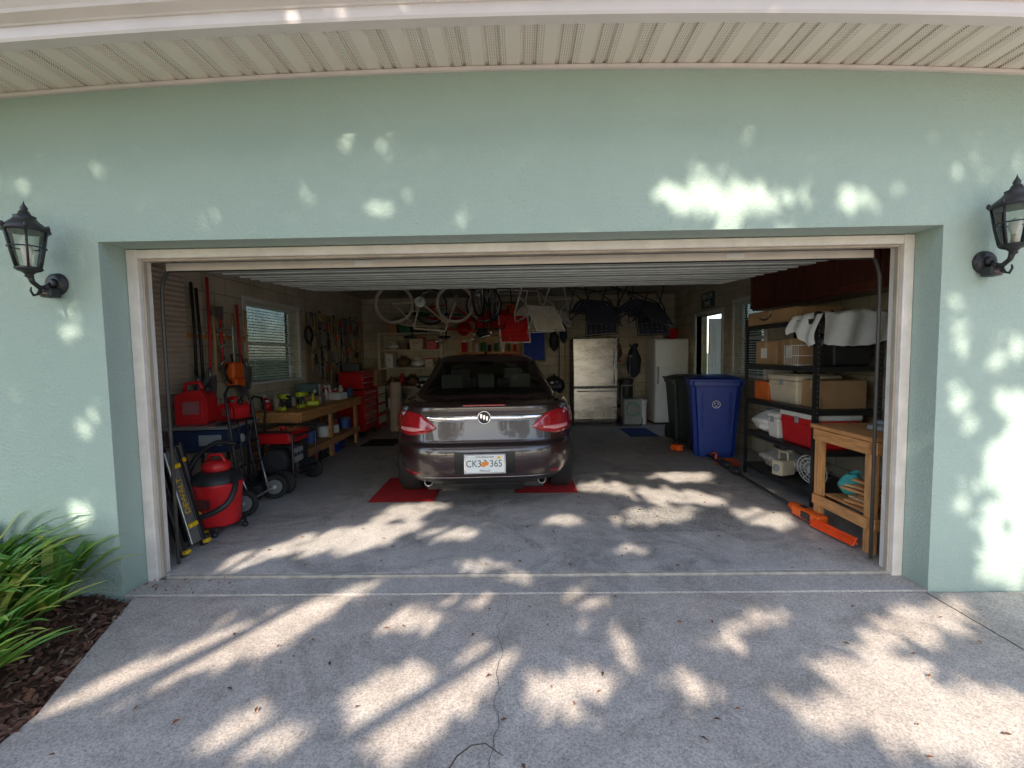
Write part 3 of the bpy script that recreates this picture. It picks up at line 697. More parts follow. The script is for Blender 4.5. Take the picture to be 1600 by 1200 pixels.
mb = MB(); mb.sph((-.012, -.006, -.004), (.024, .002, .024), 0); mb.sph((.012, -.006, .004), (.022, .002, .02), 0); mb.box((.004, -.007, .03), (.02, .002, .01), 1, .001, rot=(0, .4, 0)); mb.make('orange_fruit_mark', [mat('orange_print', (.8, .25, .03), .5), M_GREEN], PL)
MG = mat('plate_green', (.02, .10, .07), .5)
text('CK3', .088, MG, (-.098, -.0065, 0), FACE, PL, 'plate_number', sx=.85); text('365', .088, MG, (.098, -.0065, 0), FACE, PL, 'plate_number', sx=.85)
text('MYFLORIDA.COM', .02, MG, (0, -.0065, .06), FACE, PL, 'plate_caption'); text('PINELLAS', .022, MG, (0, -.0065, -.061), FACE, PL, 'plate_caption')
for x in (-.155, .155): 
    mb = MB(); mb.cyl((x, -.003, .062), (x, -.008, .062), .005, n=10); mb.make('plate_screw', M_STEEL, PL)
mb = MB(); mb.box((.125, -.0065, .055), (.03, .002, .02), 0, 0); mb.make('registration_sticker', M_YELLOW, PL)
for sx in (-1, 1):
    p = rear(sx*.52, .33, 0); mb = MB(); mb.lathe([(.026, .12), (.03, 0), (.04, -.0), (.042, .015), (.042, .12)], (p.x, p.y+.02, .300), 20, axis='Y'); mb.make('exhaust_tip', mat('exhaust_steel', (.25, .25, .25), .3, 1), CAR)
    mb = MB(); mb.sph((sx*.98, 1.95+.0, 1.02), (.1, .07, .065), 0); mb.box((sx*.87, 1.95, .99), (.12, .05, .03), 0, .01); mb.make('wing_mirror', M_PAINT, CAR)
    for hy in (.95, 1.95-.0):
        mb = MB(); mb.box((sx*.93, hy, .86), (.03, .18, .025), 0, .008); mb.make('door_handle', M_CHROME, CAR)
    mb = MB(); mb.grid(lambda u, v: (sx*(.30+.5*u), LEN-1-.16+.1-(.02+.25*u**3), .60+.1*v), 10, 3); mb.make('headlight', M_GLASSL, CAR)
mb = MB(); mb.lathe([(.0, .05), (.012, .045), (.03, .0)], (0, .85, 1.455), 12); mb.make('roof_antenna', M_PAINT, CAR)
M_LEA = mat('seat_leather', (.5, .48, .42), .55)
for x in (-.42, 0, .42):
    mb = MB(); mb.box((x, .72, 1.12), (.26 if x else .2, .1, .2), 0, .035); mb.make('headrest', M_LEA, CAR)
mb = MB(); mb.box((0, .75, .98), (1.25, .14, .12), 0, .04); mb.box((0, .3, 1.045), (1.25, .7, .02), 1, .005); mb.make('rear_seat', [M_LEA, M_BLKP], CAR)
for x in (-.37, .37): mb = MB(); mb.box((x, 1.55, 1.17), (.26, .1, .19), 0, .035); mb.box((x, 1.5, 1.0), (.46, .14, .25), 0, .05); mb.make('front_seat', M_LEA, CAR)
mb = MB(); mb.box((0, 2.45, 1.02), (1.35, .3, .08), 0, .03); mb.make('dashboard', M_BLKP, CAR)
mb = MB(); mb.tube([(-.37+.18*cos(a), 2.1+.05*sin(a), 1.0+.17*sin(a)) for a in [2*pi*k/20 for k in range(20)]], .014, 6, 0, True); mb.make('steering_wheel', M_BLKP, CAR)
mb = MB(); mb.box((0, 1.82, 1.33), (.2, .02, .06), 0, .01); mb.make('rear_view_mirror', M_BLKP, CAR)
mb = MB(); mb.bx((-.55, -.75, .2), (.55, 3.5, .30), 0, .02); mb.cyl((-.6, 0, .33), (.6, 0, .33), .05); mb.cyl((-.4, -.75, .29), (.35, -.75, .29), .1, n=20); mb.make('underbody', M_TRIM, CAR)
for wy in (.02, 2.76):
    for sx in (-1, 1):
        W = sub('wheel', CAR, (sx*.80, wy, .335))
        mb = MB(); mb.lathe([(.235, -.11), (.31, -.115), (.33, -.09), (.335, -.05), (.335, .05), (.33, .09), (.31, .115), (.235, .11)], (0, 0, 0), 48, axis='X')
        for gx in (-.055, 0, .055): mb.lathe([(.3362, gx-.004), (.3362, gx+.004)], (0, 0, 0), 48, 0, 'X')
        mb.make('tyre', M_RUB, W)
        mb = MB(); mb.lathe([(.236, -.10), (.22, -.08), (.22, .09), (.236, .10)], (0, 0, 0), 40, axis='X'); mb.cyl((-.02*sx, 0, 0), (.07*sx, 0, 0), .06, n=20)
        for k in range(10):
            a = 2*pi*k/10+(.12 if k % 2 else -.0); mb.tube([(.06*sx, .05*cos(a), .05*sin(a)), (.085*sx, .14*cos(a), .14*sin(a)), (.08*sx, .225*cos(a), .225*sin(a))], .015, 6)
        mb.make('rim', M_STEEL, W)

# ------------------------------------------------------------------ mats
M_MAT = mat('red_carpet', (.55, .018, .022), .95, var=.2, scale=20, bump=.4, bscale=150)
def floormat(loc, sx, sy, m, label, rz=0, group=None):
    mb = MB()
    mb.grid(lambda u, v: ((u-.5)*sx, (v-.5)*sy, .006+.004*noise.noise(Vector((u*5+loc[0], v*5, 0)))), 14, 14)
    mb.grid(lambda u, v: ((u-.5)*sx, (v-.5)*sy, .001), 1, 1)
    solo(mb, 'floor_mat', m, label, 'mat', loc, rz, group=group)
floormat((-1.22, 2.18, .002), .66, .90, M_MAT, 'red carpet mat under the car rear wheel', .03, 'red mats under the car')
floormat((.26, 2.38, .002), .66, .80, M_MAT, 'short red carpet mat under the rear wheel', .0, 'red mats under the car')
floormat((2.15, 5.6, .002), .5, .9, mat('blue_carpet', (.02, .05, .2), .95), 'dark blue door mat on the garage floor')
floormat((-2.35, 4.9, .002), .55, .6, mat('black_mat', (.02, .02, .02), .9), 'black rubber mat by the workbench')

# ------------------------------------------------------------------ refrigerator & freezer
F = T('refrigerator', 'stainless two-door refrigerator with bottom freezer against block wall', 'refrigerator', (1.54, 7.0, 0))
mb = MB(); mb.box((0, .02, .9), (.9, .62, 1.72), 0, .01); mb.box((0, -.2, .04), (.86, .1, .08), 1, .005); mb.make('cabinet', [mat('fridge_grey', (.16, .16, .16), .5), M_BLKP], F)
mb = MB(); mb.box((0, -.335, 1.27), (.9, .07, 1.0), 0, .018); mb.make('fridge_door', M_INOX, F)
mb = MB(); mb.box((0, -.335, .42), (.9, .07, .66), 0, .018); mb.make('freezer_door', M_INOX, F)
for z0, z1 in ((.82, 1.5),):
    mb = MB(); mb.tube([(.38, -.37, z0), (.38, -.41, z0+.03), (.38, -.41, z1-.03), (.38, -.37, z1)], .011, 8); mb.make('handle', M_STEEL, F)
mb = MB(); mb.tube([(-.36, -.37, .68), (-.33, -.41, .68), (.33, -.41, .68), (.36, -.37, .68)], .011, 8); mb.make('handle', M_STEEL, F)
F2 = T('upright_freezer', 'white upright freezer with handle beside the wall', 'freezer', (3.02, 6.75, 0))
mb = MB(); mb.box((0, .04, .88), (.66, .6, 1.68), 0, .012); mb.box((0, 0, .03), (.6, .5, .06), 1, .005); mb.make('cabinet', [M_WHP, M_BLKP], F2)
mb = MB(); mb.box((0, -.3, .9), (.66, .07, 1.62), 0, .02); mb.make('freezer_door', M_WHP, F2)
mb = MB(); mb.box((-.27, -.35, 1.0), (.03, .03, .35), 0, .008); mb.make('handle', M_GREY, F2)
def bucket(name, loc, r, h, m, label, cat='bucket', group=None):
    o = T(name, label, cat, loc, group=group); mb = MB(); mb.lathe([(.0, 0), (r*.82, 0), (r*.86, .01), (r*.97, h*.85), (r*1.03, h*.86), (r*1.03, h*.9), (r, h*.9), (r*1.02, h), (r*.96, h), (r*.93, h*.85), (.0, h*.8)], (0, 0, 0), 24); mb.make('pail', m, o)
    mb = MB(); mb.tube([(r*cos(a), -.02-r*.5*sin(a), h*.9-.5*r*sin(a)) for a in [k*pi/12 for k in range(13)]], .003, 6); mb.make('handle', M_STEEL, o); return o
bucket('bucket', (2.85, 6.8, 1.73), .13, .24, M_CREAM, 'cream plastic pail on top of the white freezer', group=None)
bucket('bucket', (3.15, 6.8, 1.73), .12, .2, M_RED, 'red plastic pail on top of the white freezer')

# ------------------------------------------------------------------ wheelie bins
def bin_(loc, m, ml, label, rz, s=1.0, logo=True):
    o = T('wheelie_bin', label, 'bin', loc, rz); mb = MB(); H = 1.02*s
    def ring(w, dd, z, r=.06):
        return [(sx*w/2+(-sx*r*(1-c)), sy*dd/2+(-sy*r*(1-q)), z) for sx, sy, c, q in [(-1, -1, 1, 0), (-1, -1, .3, .3), (-1, -1, 0, 1), (1, -1, 0, 1), (1, -1, .3, .3), (1, -1, 1, 0), (1, 1, 1, 0), (1, 1, .3, .3), (1, 1, 0, 1), (-1, 1, 0, 1), (-1, 1, .3, .3), (-1, 1, 1, 0)]]
    rr = [ring(.48*s, .52*s, .02), ring(.50*s, .54*s, .1), ring(.52*s, .58*s, .35*s), ring(.60*s, .68*s, H*.93), ring(.64*s, .72*s, H*.94), ring(.64*s, .72*s, H)]
    vs = [p for q in rr for p in q]; n = 12
    fs = [(i*n+k, i*n+(k+1) % n, (i+1)*n+(k+1) % n, (i+1)*n+k) for i in range(len(rr)-1) for k in range(n)]+[tuple(range(n-1, -1, -1)), tuple(range((len(rr)-1)*n, len(rr)*n))]
    mb.add(vs, fs); 
    for x in (-.16, .16): mb.box((x*s, -.31*s, .62*s), (.03, .02, .5*s), 0, .006, rot=(.09, 0, 0))
    mb.make('bin_body', m, o)
    mb = MB(); mb.grid(lambda u, v: ((u-.5)*.67*s, (v-.5)*.78*s, H+.012+.06*s*(1-(2*u-1)**4)*(1-(2*v-1)**4)), 12, 12); mb.box((0, 0, H+.01), (.67*s, .78*s, .03), 0, .008); mb.make('lid', m, o)
    mb = MB(); mb.cyl((-.26*s, .38*s, H-.02), (.26*s, .38*s, H-.02), .016); mb.make('handle', m, o)
    for sx in (-1, 1):
        mb = MB(); mb.lathe([(.03, -.025), (.1, -.025), (.115, -.012), (.115, .012), (.1, .025), (.03, .025)], (sx*.27*s, .27*s, .118), 24, axis='X'); mb.make('wheel', M_RUB, o)
    if logo:
        E_ = sub('bin_logo', o, (0, -.337*s, .72*s), (.09, 0, 0))
        mb = MB(); mb.tube([(.048*cos(a), 0, .048*sin(a)) for a in [2*pi*k/24 for k in range(24)]], .005, 6, closed=True)
        for k in range(3):
            a = 2*pi*k/3+.5; mb.box((.022*cos(a), 0, .022*sin(a)), (.030, .004, .010), 0, .002, rot=(0, -a-1.57, 0))
        mb.make('logo_mark', M_WHP, E_)
    return o
bin_((2.70, 3.72, 0), M_BLUE, M_BLUE, 'blue wheeled recycling bin with white logo', -.25, 1.04)
bin_((2.74, 4.75, 0), mat('black_green_plastic', (.018, .03, .028), .45), None, 'dark wheeled rubbish bin behind the blue one', -.1, 1.0, False)

# ------------------------------------------------------------------ metal shelf unit
SH = T('metal_shelving', 'black slotted-post metal shelving unit with five shelves', 'shelving', (0, 0, 0))
X0, X1, Y0, Y1 = 2.68, 3.28, 1.45, 2.75
M_HOLE = mat('post_hole_grey', (.12, .12, .12), .6)
for px, py in ((X0, Y0), (X0, Y1), (X1, Y0), (X1, Y1)):
    mb = MB(); sx = 1 if px == X0 else -1; sy = 1 if py == Y0 else -1
    mb.box((px+sx*.018, py, .9), (.04, .004, 1.8), 0, .0); mb.box((px, py+sy*.02, .9), (.004, .04, 1.8), 0, 0)
    for k in range(34): mb.box((px+sx*.02, py-sy*.0032, .08+k*.05), (.01, .002, .018), 1, 0)
    mb.make('post', [M_BLACK, M_HOLE], SH)
SZ = [.13, .52, .90, 1.30, 1.74]
for z in SZ:
    mb = MB(); mb.bx((X0+.004, Y0+.004, z-.008), (X1-.004, Y1-.004, z), 0, .002); mb.bx((X0+.005, Y0+.005, z-.05), (X0+.02, Y1-.005, z-.009), 0, .002); mb.bx((X0+.02, Y0+.005, z-.05), (X1-.005, Y0+.02, z-.009), 0, .002)
    mb.make('shelf', M_BLACK, SH)
def cbox(loc, s, rz=0, label='brown cardboard box with packing tape', m=None, tape=True, name='cardboard_box', smile=False, lbl=False):
    o = T(name, label, 'box', loc, rz); mb = MB(); x, y, z = s
    mb.box((0, 0, z/2), (x, y, z), 0, .004); mb.box((0, -y*.25-.001, z+.002), (x*.995, y*.495, .004), 0, .001); mb.box((0, y*.25+.001, z+.002), (x*.995, y*.495, .004), 0, .001)
    mb.make('carton', m or M_CARD, o)
    if tape:
        mb = MB(); mb.box((0, 0, z+.0052), (x*1.0, .05, .001), 0, 0)
        for sx in (-1, 1): mb.box((sx*(x/2+.0008), 0, z-.04), (.001, .05, .08), 0, 0)
        mb.make('tape', M_TAPE, o)
    if lbl:
        mb = MB(); mb.box((-x/2-.001, y*.1, z*.5), (.001, y*.3, z*.45), 0, 0); mb.make('label_sticker', M_WHP, o)
        mb = MB(); mb.box((x*.15, -y/2-.001, z*.5), (x*.3, .001, z*.4), 0, 0); mb.make('label_sticker', M_WHP, o)
    if smile:
        MK = mat('black_print', (.03, .03, .04), .6)
        for rot, px, py in (((pi/2, 0, -pi/2), -x/2-.0015, .1), ((pi/2, 0, 0), 0.02, -y/2-.0015)):
            q = sub('box_mark', o, (px, py, z*.5), rot)
            mb = MB(); w = .11; pts = [((t-.5)*w*2, 0.03*((2*t-1)**2)-.02) for t in [k/12 for k in range(13)]]
            vs = []; 
            for a, b_ in pts: th = .006+.006*(1-abs(a)/w); vs += [(a, b_-th, 0), (a, b_+th, 0)]
            mb.add(vs, [(2*i, 2*i+2, 2*i+3, 2*i+1) for i in range(12)]); mb.add([(w*.8, .03, 0), (w*1.15, .035, 0), (w*1.1, -.01, 0)], [(0, 1, 2)]); mb.make('smile_arrow', MK, q)
    return o
cbox((2.93, 2.28, SZ[4]+.001), (.46, .86, .14), .05, 'long flat cardboard box with black curved arrow mark', smile=True)
cbox((2.95, 2.45, SZ[3]+.001), (.4, .36, .25), .1, 'brown cardboard box with white label on black shelf', lbl=True)
cbox((2.95, 2.0, SZ[3]+.001), (.34, .4, .27), -.05, 'tall brown cardboard box on black shelf', lbl=True)
cbox((2.9, 2.55, SZ[2]+.001), (.26, .3, .2), 0, 'bright orange carton on black shelf', mat('orange_card', (.75, .16, .03), .7), False, 'orange_carton')
cbox((3.02, 1.72, SZ[2]+.001), (.4, .34, .26), 0, 'brown cardboard box at the shelf end')
mb = MB()
for k in range(8): mb.tube([(-.1, -.14+k*.04, .0), (-.1, -.14+k*.04, .2), (.1, -.14+k*.04, .2), (.1, -.14+k*.04, 0)], .003, 5)
for z in (.01, .1, .2): mb.tube([(-.1, -.15, z), (-.1, .15, z), (.1, .15, z), (.1, -.15, z)], .004, 5, closed=True)
solo(mb, 'wire_rack', M_WHP, 'small white wire rack on the black shelf', 'rack', (2.80, 1.86, SZ[3]+.001), -.1)
def cooler(loc, s, mbody, mlid, label, rz=0):
    o = T('cooler', label, 'cooler', loc, rz); x, y, z = s; mb = MB(); mb.box((0, 0, z*.4), (x, y, z*.8), 0, .02, taper=.93); mb.box((0, 0, z*.62), (x*1.0, y*1.0, .02), 0, .004); mb.make('cooler_body', mbody, o)
    mb = MB(); mb.box((0, 0, z*.9), (x*1.03, y*1.03, z*.19), 0, .02); mb.box((0, 0, z), (x*.8, y*.8, .02), 0, .006); mb.make('lid', mlid, o)
    for sy in (-1, 1):
        mb = MB(); mb.tube([(-x*.3, sy*y*.5, z*.7), (-x*.28, sy*(y*.5+.03), z*.55), (x*.28, sy*(y*.5+.03), z*.55), (x*.3, sy*y*.5, z*.7)], .01, 8); mb.make('handle', mlid, o)
    mb = MB(); mb.box((-x*.51, 0, z*.74), (.01, .06, .06), 0, .003); mb.make('latch', M_GREY, o)
cooler((2.98, 2.13, SZ[2]+.001), (.44, .52, .3), M_CREAM, M_CREAM, 'beige picnic cooler box on black shelf')
cooler((2.93, 1.78, SZ[1]+.001), (.42, .58, .34), M_RED, M_WHP, 'red cooler with white lid on black shelf')
cooler((2.86, 2.2, SZ[1]+.001), (.3, .2, .27), M_WHP, M_WHP, 'small white cooler beside the red one')
cooler((3.05, 1.68, SZ[3]+.001), (.36, .36, .3), M_BLKP, M_BLKP, 'black insulated cooler on the upper shelf')
mb = MB()
def drape(u, v):
    y = 1.42+.42*u; s_ = v*1.0
    if s_ < .5: x = 3.25-.52*(s_/.5); z = SZ[4]+.05+.02*sin(u*9+s_*8)
    else: x = 2.70-.05*sin((s_-.5)*4)-.02*sin(u*14); z = SZ[4]+.04-.30*(s_-.5)*2*(.75+.25*sin(u*5+.6))
    return (x, y+.02*sin(s_*9), z+.015*noise.noise(Vector((u*6, v*6, 2))))
mb.grid(drape, 34, 34)
def drape2(u, v):
    x = 2.71+.62*u; s_ = v
    if s_ < .35: y = 1.7-.29*(s_/.35); z = SZ[4]+.055+.02*sin(u*9+3)
    else: y = 1.405-.02*sin(u*16+v*3); z = SZ[4]+.05-.30*(s_-.35)/.65*(.93+.1*sin(u*4))
    return (x, y, z+.012*noise.noise(Vector((u*7, v*7, 5))))
mb.grid(drape2, 34, 30)
solo(mb, 'draped_sheet', M_CLOTH, 'white quilted sheet draped over the top shelf', 'sheet')
def bag(loc, r, m, label, name='plastic_bag', seed=0):
    mb = MB(); n = 22; h = 16; vs = []
    for i in range(h+1):
        t = i/h; rr = sin(pi*min(t*1.08, 1))**.6 if t < .9 else .25+.3*(t-.9)/.1
        for k in range(n):
            a = 2*pi*k/n; q = 1+.3*noise.noise(Vector((cos(a)*2.2+seed, sin(a)*2.2, t*4)))
            vs.append((r[0]*rr*q*cos(a), r[1]*rr*q*sin(a), r[2]*2*t*(1+.05*sin(a*3))))
    fs = [(i*n+k, i*n+(k+1) % n, (i+1)*n+(k+1) % n, (i+1)*n+k) for i in range(h) for k in range(n)]
    mb.add(vs, fs, 0, True); solo(mb, name, m, label, 'bag', loc)
bag((2.88, 2.48, SZ[1]), (.2, .22, .14), M_CLOTH, 'lumpy white cloth bag on black shelf', seed=1)
bag((2.93, 2.3, SZ[0]), (.22, .32, .13), mat('grey_bag', (.45, .42, .38), .3, var=.35, scale=20), 'crumpled translucent bag on the bottom shelf', seed=4)
o = T('box_fan', 'round white wire fan lying on the bottom shelf', 'fan', (2.86, 1.72, SZ[0]+.16), rot=(.2, 0, -1.2)); mb = MB()
for rr in (.04, .08, .12, .15): mb.tube([(rr*cos(a), -.03, rr*sin(a)) for a in [2*pi*k/28 for k in range(28)]], .004, 5, closed=True)
for k in range(16): a = 2*pi*k/16; mb.tube([(0, -.035, 0), (.15*cos(a), -.03, .15*sin(a)), (.15*cos(a), .04, .15*sin(a))], .0025, 5)
mb.make('fan_guard', M_WHP, o)
mb = MB()
for k in range(4): a = pi/2*k; mb.add([(0, 0, 0), (.13*cos(a), -.015, .13*sin(a)), (.12*cos(a+.8), .015, .12*sin(a+.8))], [(0, 1, 2)])
mb.cyl((0, -.01, 0), (0, .06, 0), .04); mb.make('fan_blade', M_GREY, o)
mb = MB(); mb.box((0, 0, .1), (.13, .2, .16), 0, .02); mb.tube([(-.05, 0, .18), (-.05, 0, .26), (.05, 0, .26), (.05, 0, .18)], .012, 8); mb.sph((0, -.105, .1), (.04, .012, .04), 1)
solo(mb, 'work_light', [M_CREAM, M_GREY], 'cream portable work light on the bottom shelf edge', 'light', (2.76, 2.06, SZ[0]), -1.2)

TB = T('wooden_stand', 'small rough pine stand holding wood scraps', 'table', (2.76, .77, 0)); 
for x, y in ((-.28, -.28), (-.28, .28), (.28, -.28), (.28, .28)):
    mb = MB(); mb.box((x, y, .4), (.04, .085, .8), 0, .003); mb.make('leg', M_WOODX, TB)
mb = MB(); mb.box((0, 0, .825), (.66, .68, .03), 0, .003)
for y in (-.335, .335): mb.box((0, y, .76), (.6, .025, .09), 0, .003)
for x in (-.315, .315): mb.box((x, 0, .76), (.025, .60, .09), 0, .003)
mb.make('table_top', M_WOOD, TB)
mb = MB(); mb.box((0, 0, .26), (.5, .5, .02), 0, .003); mb.box((-.315, 0, .22), (.025, .6, .08), 0, .003); mb.box((0, -.337, .22), (.6, .02, .08), 0, .003); mb.make('lower_shelf', M_WOOD, TB)
mb = MB()
for k in range(9): mb.box((R.uniform(-.05, .05), R.uniform(-.06, .06), .015+.02*k), (.06, .26, .018), k % 2, .002, rot=(0, R.uniform(-.1, .1), R.uniform(-.3, .3)))
solo(mb, 'wood_scraps', [M_WOOD, mat('pale_wood', (.6, .42, .23), .7, var=.2)], 'stack of short pine offcuts in the stand', 'wood', (2.62, .70, .271))
bag((2.66, .92, .27), (.1, .09, .1), M_TEAL, 'crumpled teal cloth bag in the wooden stand', 'cloth_bag', 7)
mb = MB(); mb.box((0, 0, .02), (.2, .12, .04), 0, .01); mb.box((.02, .01, .055), (.12, .09, .03), 0, .01)
solo(mb, 'sanding_block', M_GREY, 'grey tool block resting on wooden stand', 'tool', (2.75, .75, .841), .4)

PS = T('pole_saw', 'long orange and black pole saw lying on the floor', 'pole saw', (0, 0, 0))
mb = MB(); mb.tube([(2.55, 3.7, .05), (2.5, 2.6, .045), (2.44, 1.25, .05)], .016, 8); mb.make('pole', M_BLKP, PS)
mb = MB(); mb.box((2.435, 1.1, .06), (.1, .34, .09), 0, .02, rot=(0, 0, .05)); mb.sph((2.44, 1.32, .06), (.04, .07, .04), 0); mb.make('motor_housing', M_ORANGE, PS)
mb = MB(); mb.box((2.44, 1.18, .1), (.05, .07, .02), 0, .006); mb.box((2.39, 1.08, .06), (.02, .12, .06), 0, .006); mb.make('saw_head', M_BLKP, PS)
mb = MB(); mb.box((2.4, .76, .05), (.012, .42, .07), 0, .004, rot=(.0, 0.5, .12)); mb.box((2.4, .76, .05), (.03, .44, .02), 0, .004, rot=(0, .5, .12)); mb.make('blade_cover', mat('orange_scabbard', (.9, .08, .015), .4), PS)
mb = MB(); mb.tube([(2.55, 3.4, .06), (2.56, 3.34, .11), (2.56, 3.24, .12), (2.53, 3.18, .06)], .014, 8); mb.box((2.55, 3.62, .06), (.07, .2, .07), 0, .02); mb.make('handle', M_ORANGE, PS)
mb = MB(); mb.box((2.53, 2.9, .06), (.08, .22, .08), 0, .02); mb.make('grip', M_BLKP, PS)
mb = MB(); mb.sph((2.51, 2.6, .06), (.05, .1, .05), 0); mb.make('coupling', M_BLKP, PS)
mb = MB(); mb.box((0, 0, .05), (.1, .16, .09), 0, .02); mb.tube([(0, .06, .08), (0, .02, .15), (0, -.06, .13)], .014, 8, 1)
solo(mb, 'orange_trimmer', [M_ORANGE, M_BLKP], 'small orange electric trimmer on the floor', 'tool', (2.3, 4.0, 0), .5)
mb = MB(); mb.tube([(2.62+.12*cos(k*.5)+.01*k/6, 3.1+.16*sin(k*.5), .012+.0008*k) for k in range(46)], .006, 6)
solo(mb, 'extension_cord', M_ORANGE, 'orange extension cord loosely coiled on the floor', 'cord')

C = T('wall_cabinet', 'dark brown wooden cabinets mounted high on the wall', 'cabinet', (0, 0, 0))
mb = MB(); mb.bx((3.05, 1.2, 1.97), (3.39, 3.35, 2.6), 0, .004); mb.make('carcass', M_DWOOD, C)
for k in range(4):
    y0 = 1.22+k*.533; mb = MB(); mb.bx((3.028, y0, 1.99), (3.047, y0+.515, 2.58), 0, .003)
    for a, b_, c_, d_ in ((y0, y0+.06, 1.99, 2.58), (y0+.455, y0+.515, 1.99, 2.58), (y0+.062, y0+.453, 1.99, 2.05), (y0+.062, y0+.453, 2.52, 2.58)): mb.bx((3.016, a, c_), (3.027, b_, d_), 0, .002)
    mb.make('cabinet_door', M_DWOOD, C)
o = T('wooden_sign', 'small white lettered wooden beach sign on the wall', 'sign', (3.385, 5.6, 2.37)); mb = MB(); mb.box((0, 0, 0), (.02, .55, .28), 0, .003); mb.make('sign_board', mat('weathered_green', (.10, .14, .12), .8, var=.3), o)
text('BEACH', .13, M_WHP, (-.012, 0, .065), (pi/2, 0, -pi/2), o, 'sign_text'); text('TIME', .13, M_WHP, (-.012, 0, -.07), (pi/2, 0, -pi/2), o, 'sign_text')

o = T('hose_reel', 'grey hose reel box with green hose coil', 'hose reel', (2.2, 6.35, 0)); mb = MB()
mb.box((0, 0, .3), (.36, .3, .5), 0, .03); mb.tube([(-.16, .12, .5), (-.16, .14, .8), (.16, .14, .8), (.16, .12, .5)], .015, 8); mb.make('reel_case', mat('grey_case', (.22, .23, .23), .5), o)
mb = MB(); mb.tube([(.0+.13*cos(k*.4), -.16-.002*(k % 16), .35+.13*sin(k*.4)) for k in range(64)], .012, 6); mb.make('hose', mat('hose_green', (.1, .25, .18), .5), o)
for sx in (-.2, .2):
    mb = MB(); mb.lathe([(.02, -.02), (.09, -.02), (.1, 0), (.09, .02), (.02, .02)], (sx, .05, .1), 20, axis='X'); mb.make('wheel', M_RUB, o)
o = T('golf_bag', 'black golf bag with clubs leaning by the refrigerator', 'golf bag', (2.28, 7.05, 0), rot=(-.08, 0, 0)); mb = MB(); mb.lathe([(.0, 0), (.13, 0), (.14, .03), (.13, .4), (.14, .8), (.155, .86), (.15, .9), (.0, .88)], (0, 0, 0), 20); mb.box((0, -.14, .35), (.18, .08, .35), 0, .03); mb.make('bag_body', M_BLKP, o)
for k in range(7):
    mb = MB(); a = k*.9; p = (.08*cos(a), .08*sin(a), .85); q = (.12*cos(a), .12*sin(a), 1.2+.03*k); mb.cyl(p, q, .006, n=6); mb.box(q, (.08, .03, .04), 1 if k % 2 else 0, .01, rot=(0, 0, a))
    mb.make('golf_club', [M_STEEL, M_ORANGE], o)
bucket('bucket', (2.45, 6.65, 0), .15, .5, M_WHP, 'tall white plastic bin beside the hose reel')
bag((2.45, 7.15, .9), (.16, .12, .36), M_NAVY, 'dark garment bag hanging by the freezer', 'garment_bag', 15)

# ------------------------------------------------------------------ left side
mb = MB(); n = 24
vs = []
for k in range(n*2+1):
    z = 1.12+k*(1.2/(n*2)); off = .0 if k % 2 else .014; vs += [(-3.40+off, .9, z), (-3.40+off, 1.90, z)]
mb.add(vs, [(2*i, 2*i+1, 2*i+3, 2*i+2) for i in range(n*2)]); mb.bx((-3.445, .9, 1.12), (-3.405, 1.90, 2.32), 0, .003)
solo(mb, 'corrugated_panel', mat('beige_panel', (.52, .42, .34), .6, var=.1), 'stack of beige corrugated panels hung on the wall', 'panel')
mb = MB(); mb.bx((-3.445, 1.93, 1.68), (-3.42, 3.0, 1.74), 0, .003)
for k in range(9): mb.cyl((-3.42, 2.02+k*.11, 1.72), (-3.36, 2.02+k*.11, 1.735), .008, n=8, mi=1)
solo(mb, 'tool_rack', [M_WOOD, M_STEEL], 'wooden wall rail with pegs for long tools', 'rack')
HG = 'long-handled tools hanging on the wall'
def longtool(y, z0, z1, kind, mh, label, lean=0):
    o = T(kind, label, 'tool', (-3.37, y, 0), group=HG); L = z1-z0
    mb = MB(); mb.tube([(0, 0, z0+.15), (.01, lean*.5, (z0+z1)/2), (0, lean, z1)], .016, 8); mb.make('handle', mh, o)
    mb = MB()
    if kind == 'shovel': mb.grid(lambda u, v: (.02*(1-(2*u-1)**2)+.01, (u-.5)*.2*(1-v**3*.7), z0+.26-.28*v), 8, 8); mb.cyl((0, 0, z0+.22), (0, 0, z0+.36), .02, n=10)
    elif kind == 'garden_rake':
        mb.box((0, 0, z0+.14), (.02, .34, .025), 0, .004)
        for k in range(12): mb.cyl((0, -.16+k*.029, z0+.14), (.05, -.16+k*.029, z0+.07), .004, n=6)
    elif kind == 'axe': mb.prism([(-.02, z1-.12), (.16, z1-.16), (.17, z1-.0), (-.02, z1-.04)], .03, 0, 'X', -.015)
    elif kind == 'loppers': mb.tube([(0, .0, z0+.18), (0, .05, z0+.08), (0, .02, z0-.02)], [.012, .02, .004], 6); mb.tube([(0, .0, z0+.18), (0, -.04, z0+.08), (0, -.01, z0)], [.012, .016, .004], 6)
    elif kind == 'earth_auger':
        mb.tube([(.03*cos(k*.6), .03*sin(k*.6), z0+k*.018) for k in range(38)], .012, 6)
    mb.make('tool_head', mat('tool_steel', (.3, .3, .31), .4, .8), o)
MR = mat('red_handle', (.5, .03, .03), .5); MW2 = mat('ash_handle', (.5, .32, .15), .6)
longtool(1.97, 1.12, 2.25, 'loppers', M_BLKP, 'black-handled loppers hanging on the wall')
longtool(2.07, .95, 2.2, 'shovel', M_BLKP, 'black-handled shovel hanging on the wall', -.03)
longtool(2.18, 1.0, 2.34, 'shovel', MR, 'red-handled shovel hanging on the wall', .04)
longtool(2.28, 1.15, 2.05, 'axe', MW2, 'wood-handled axe hanging on the wall')
longtool(2.4, 1.25, 2.02, 'earth_auger', MR, 'red earth auger hanging on the wall')
longtool(2.62, 1.1, 1.98, 'garden_rake', MW2, 'steel garden rake hanging on the wall')
longtool(2.74, 1.0, 2.1, 'shovel', MR, 'red spade hanging on the wall', -.02)
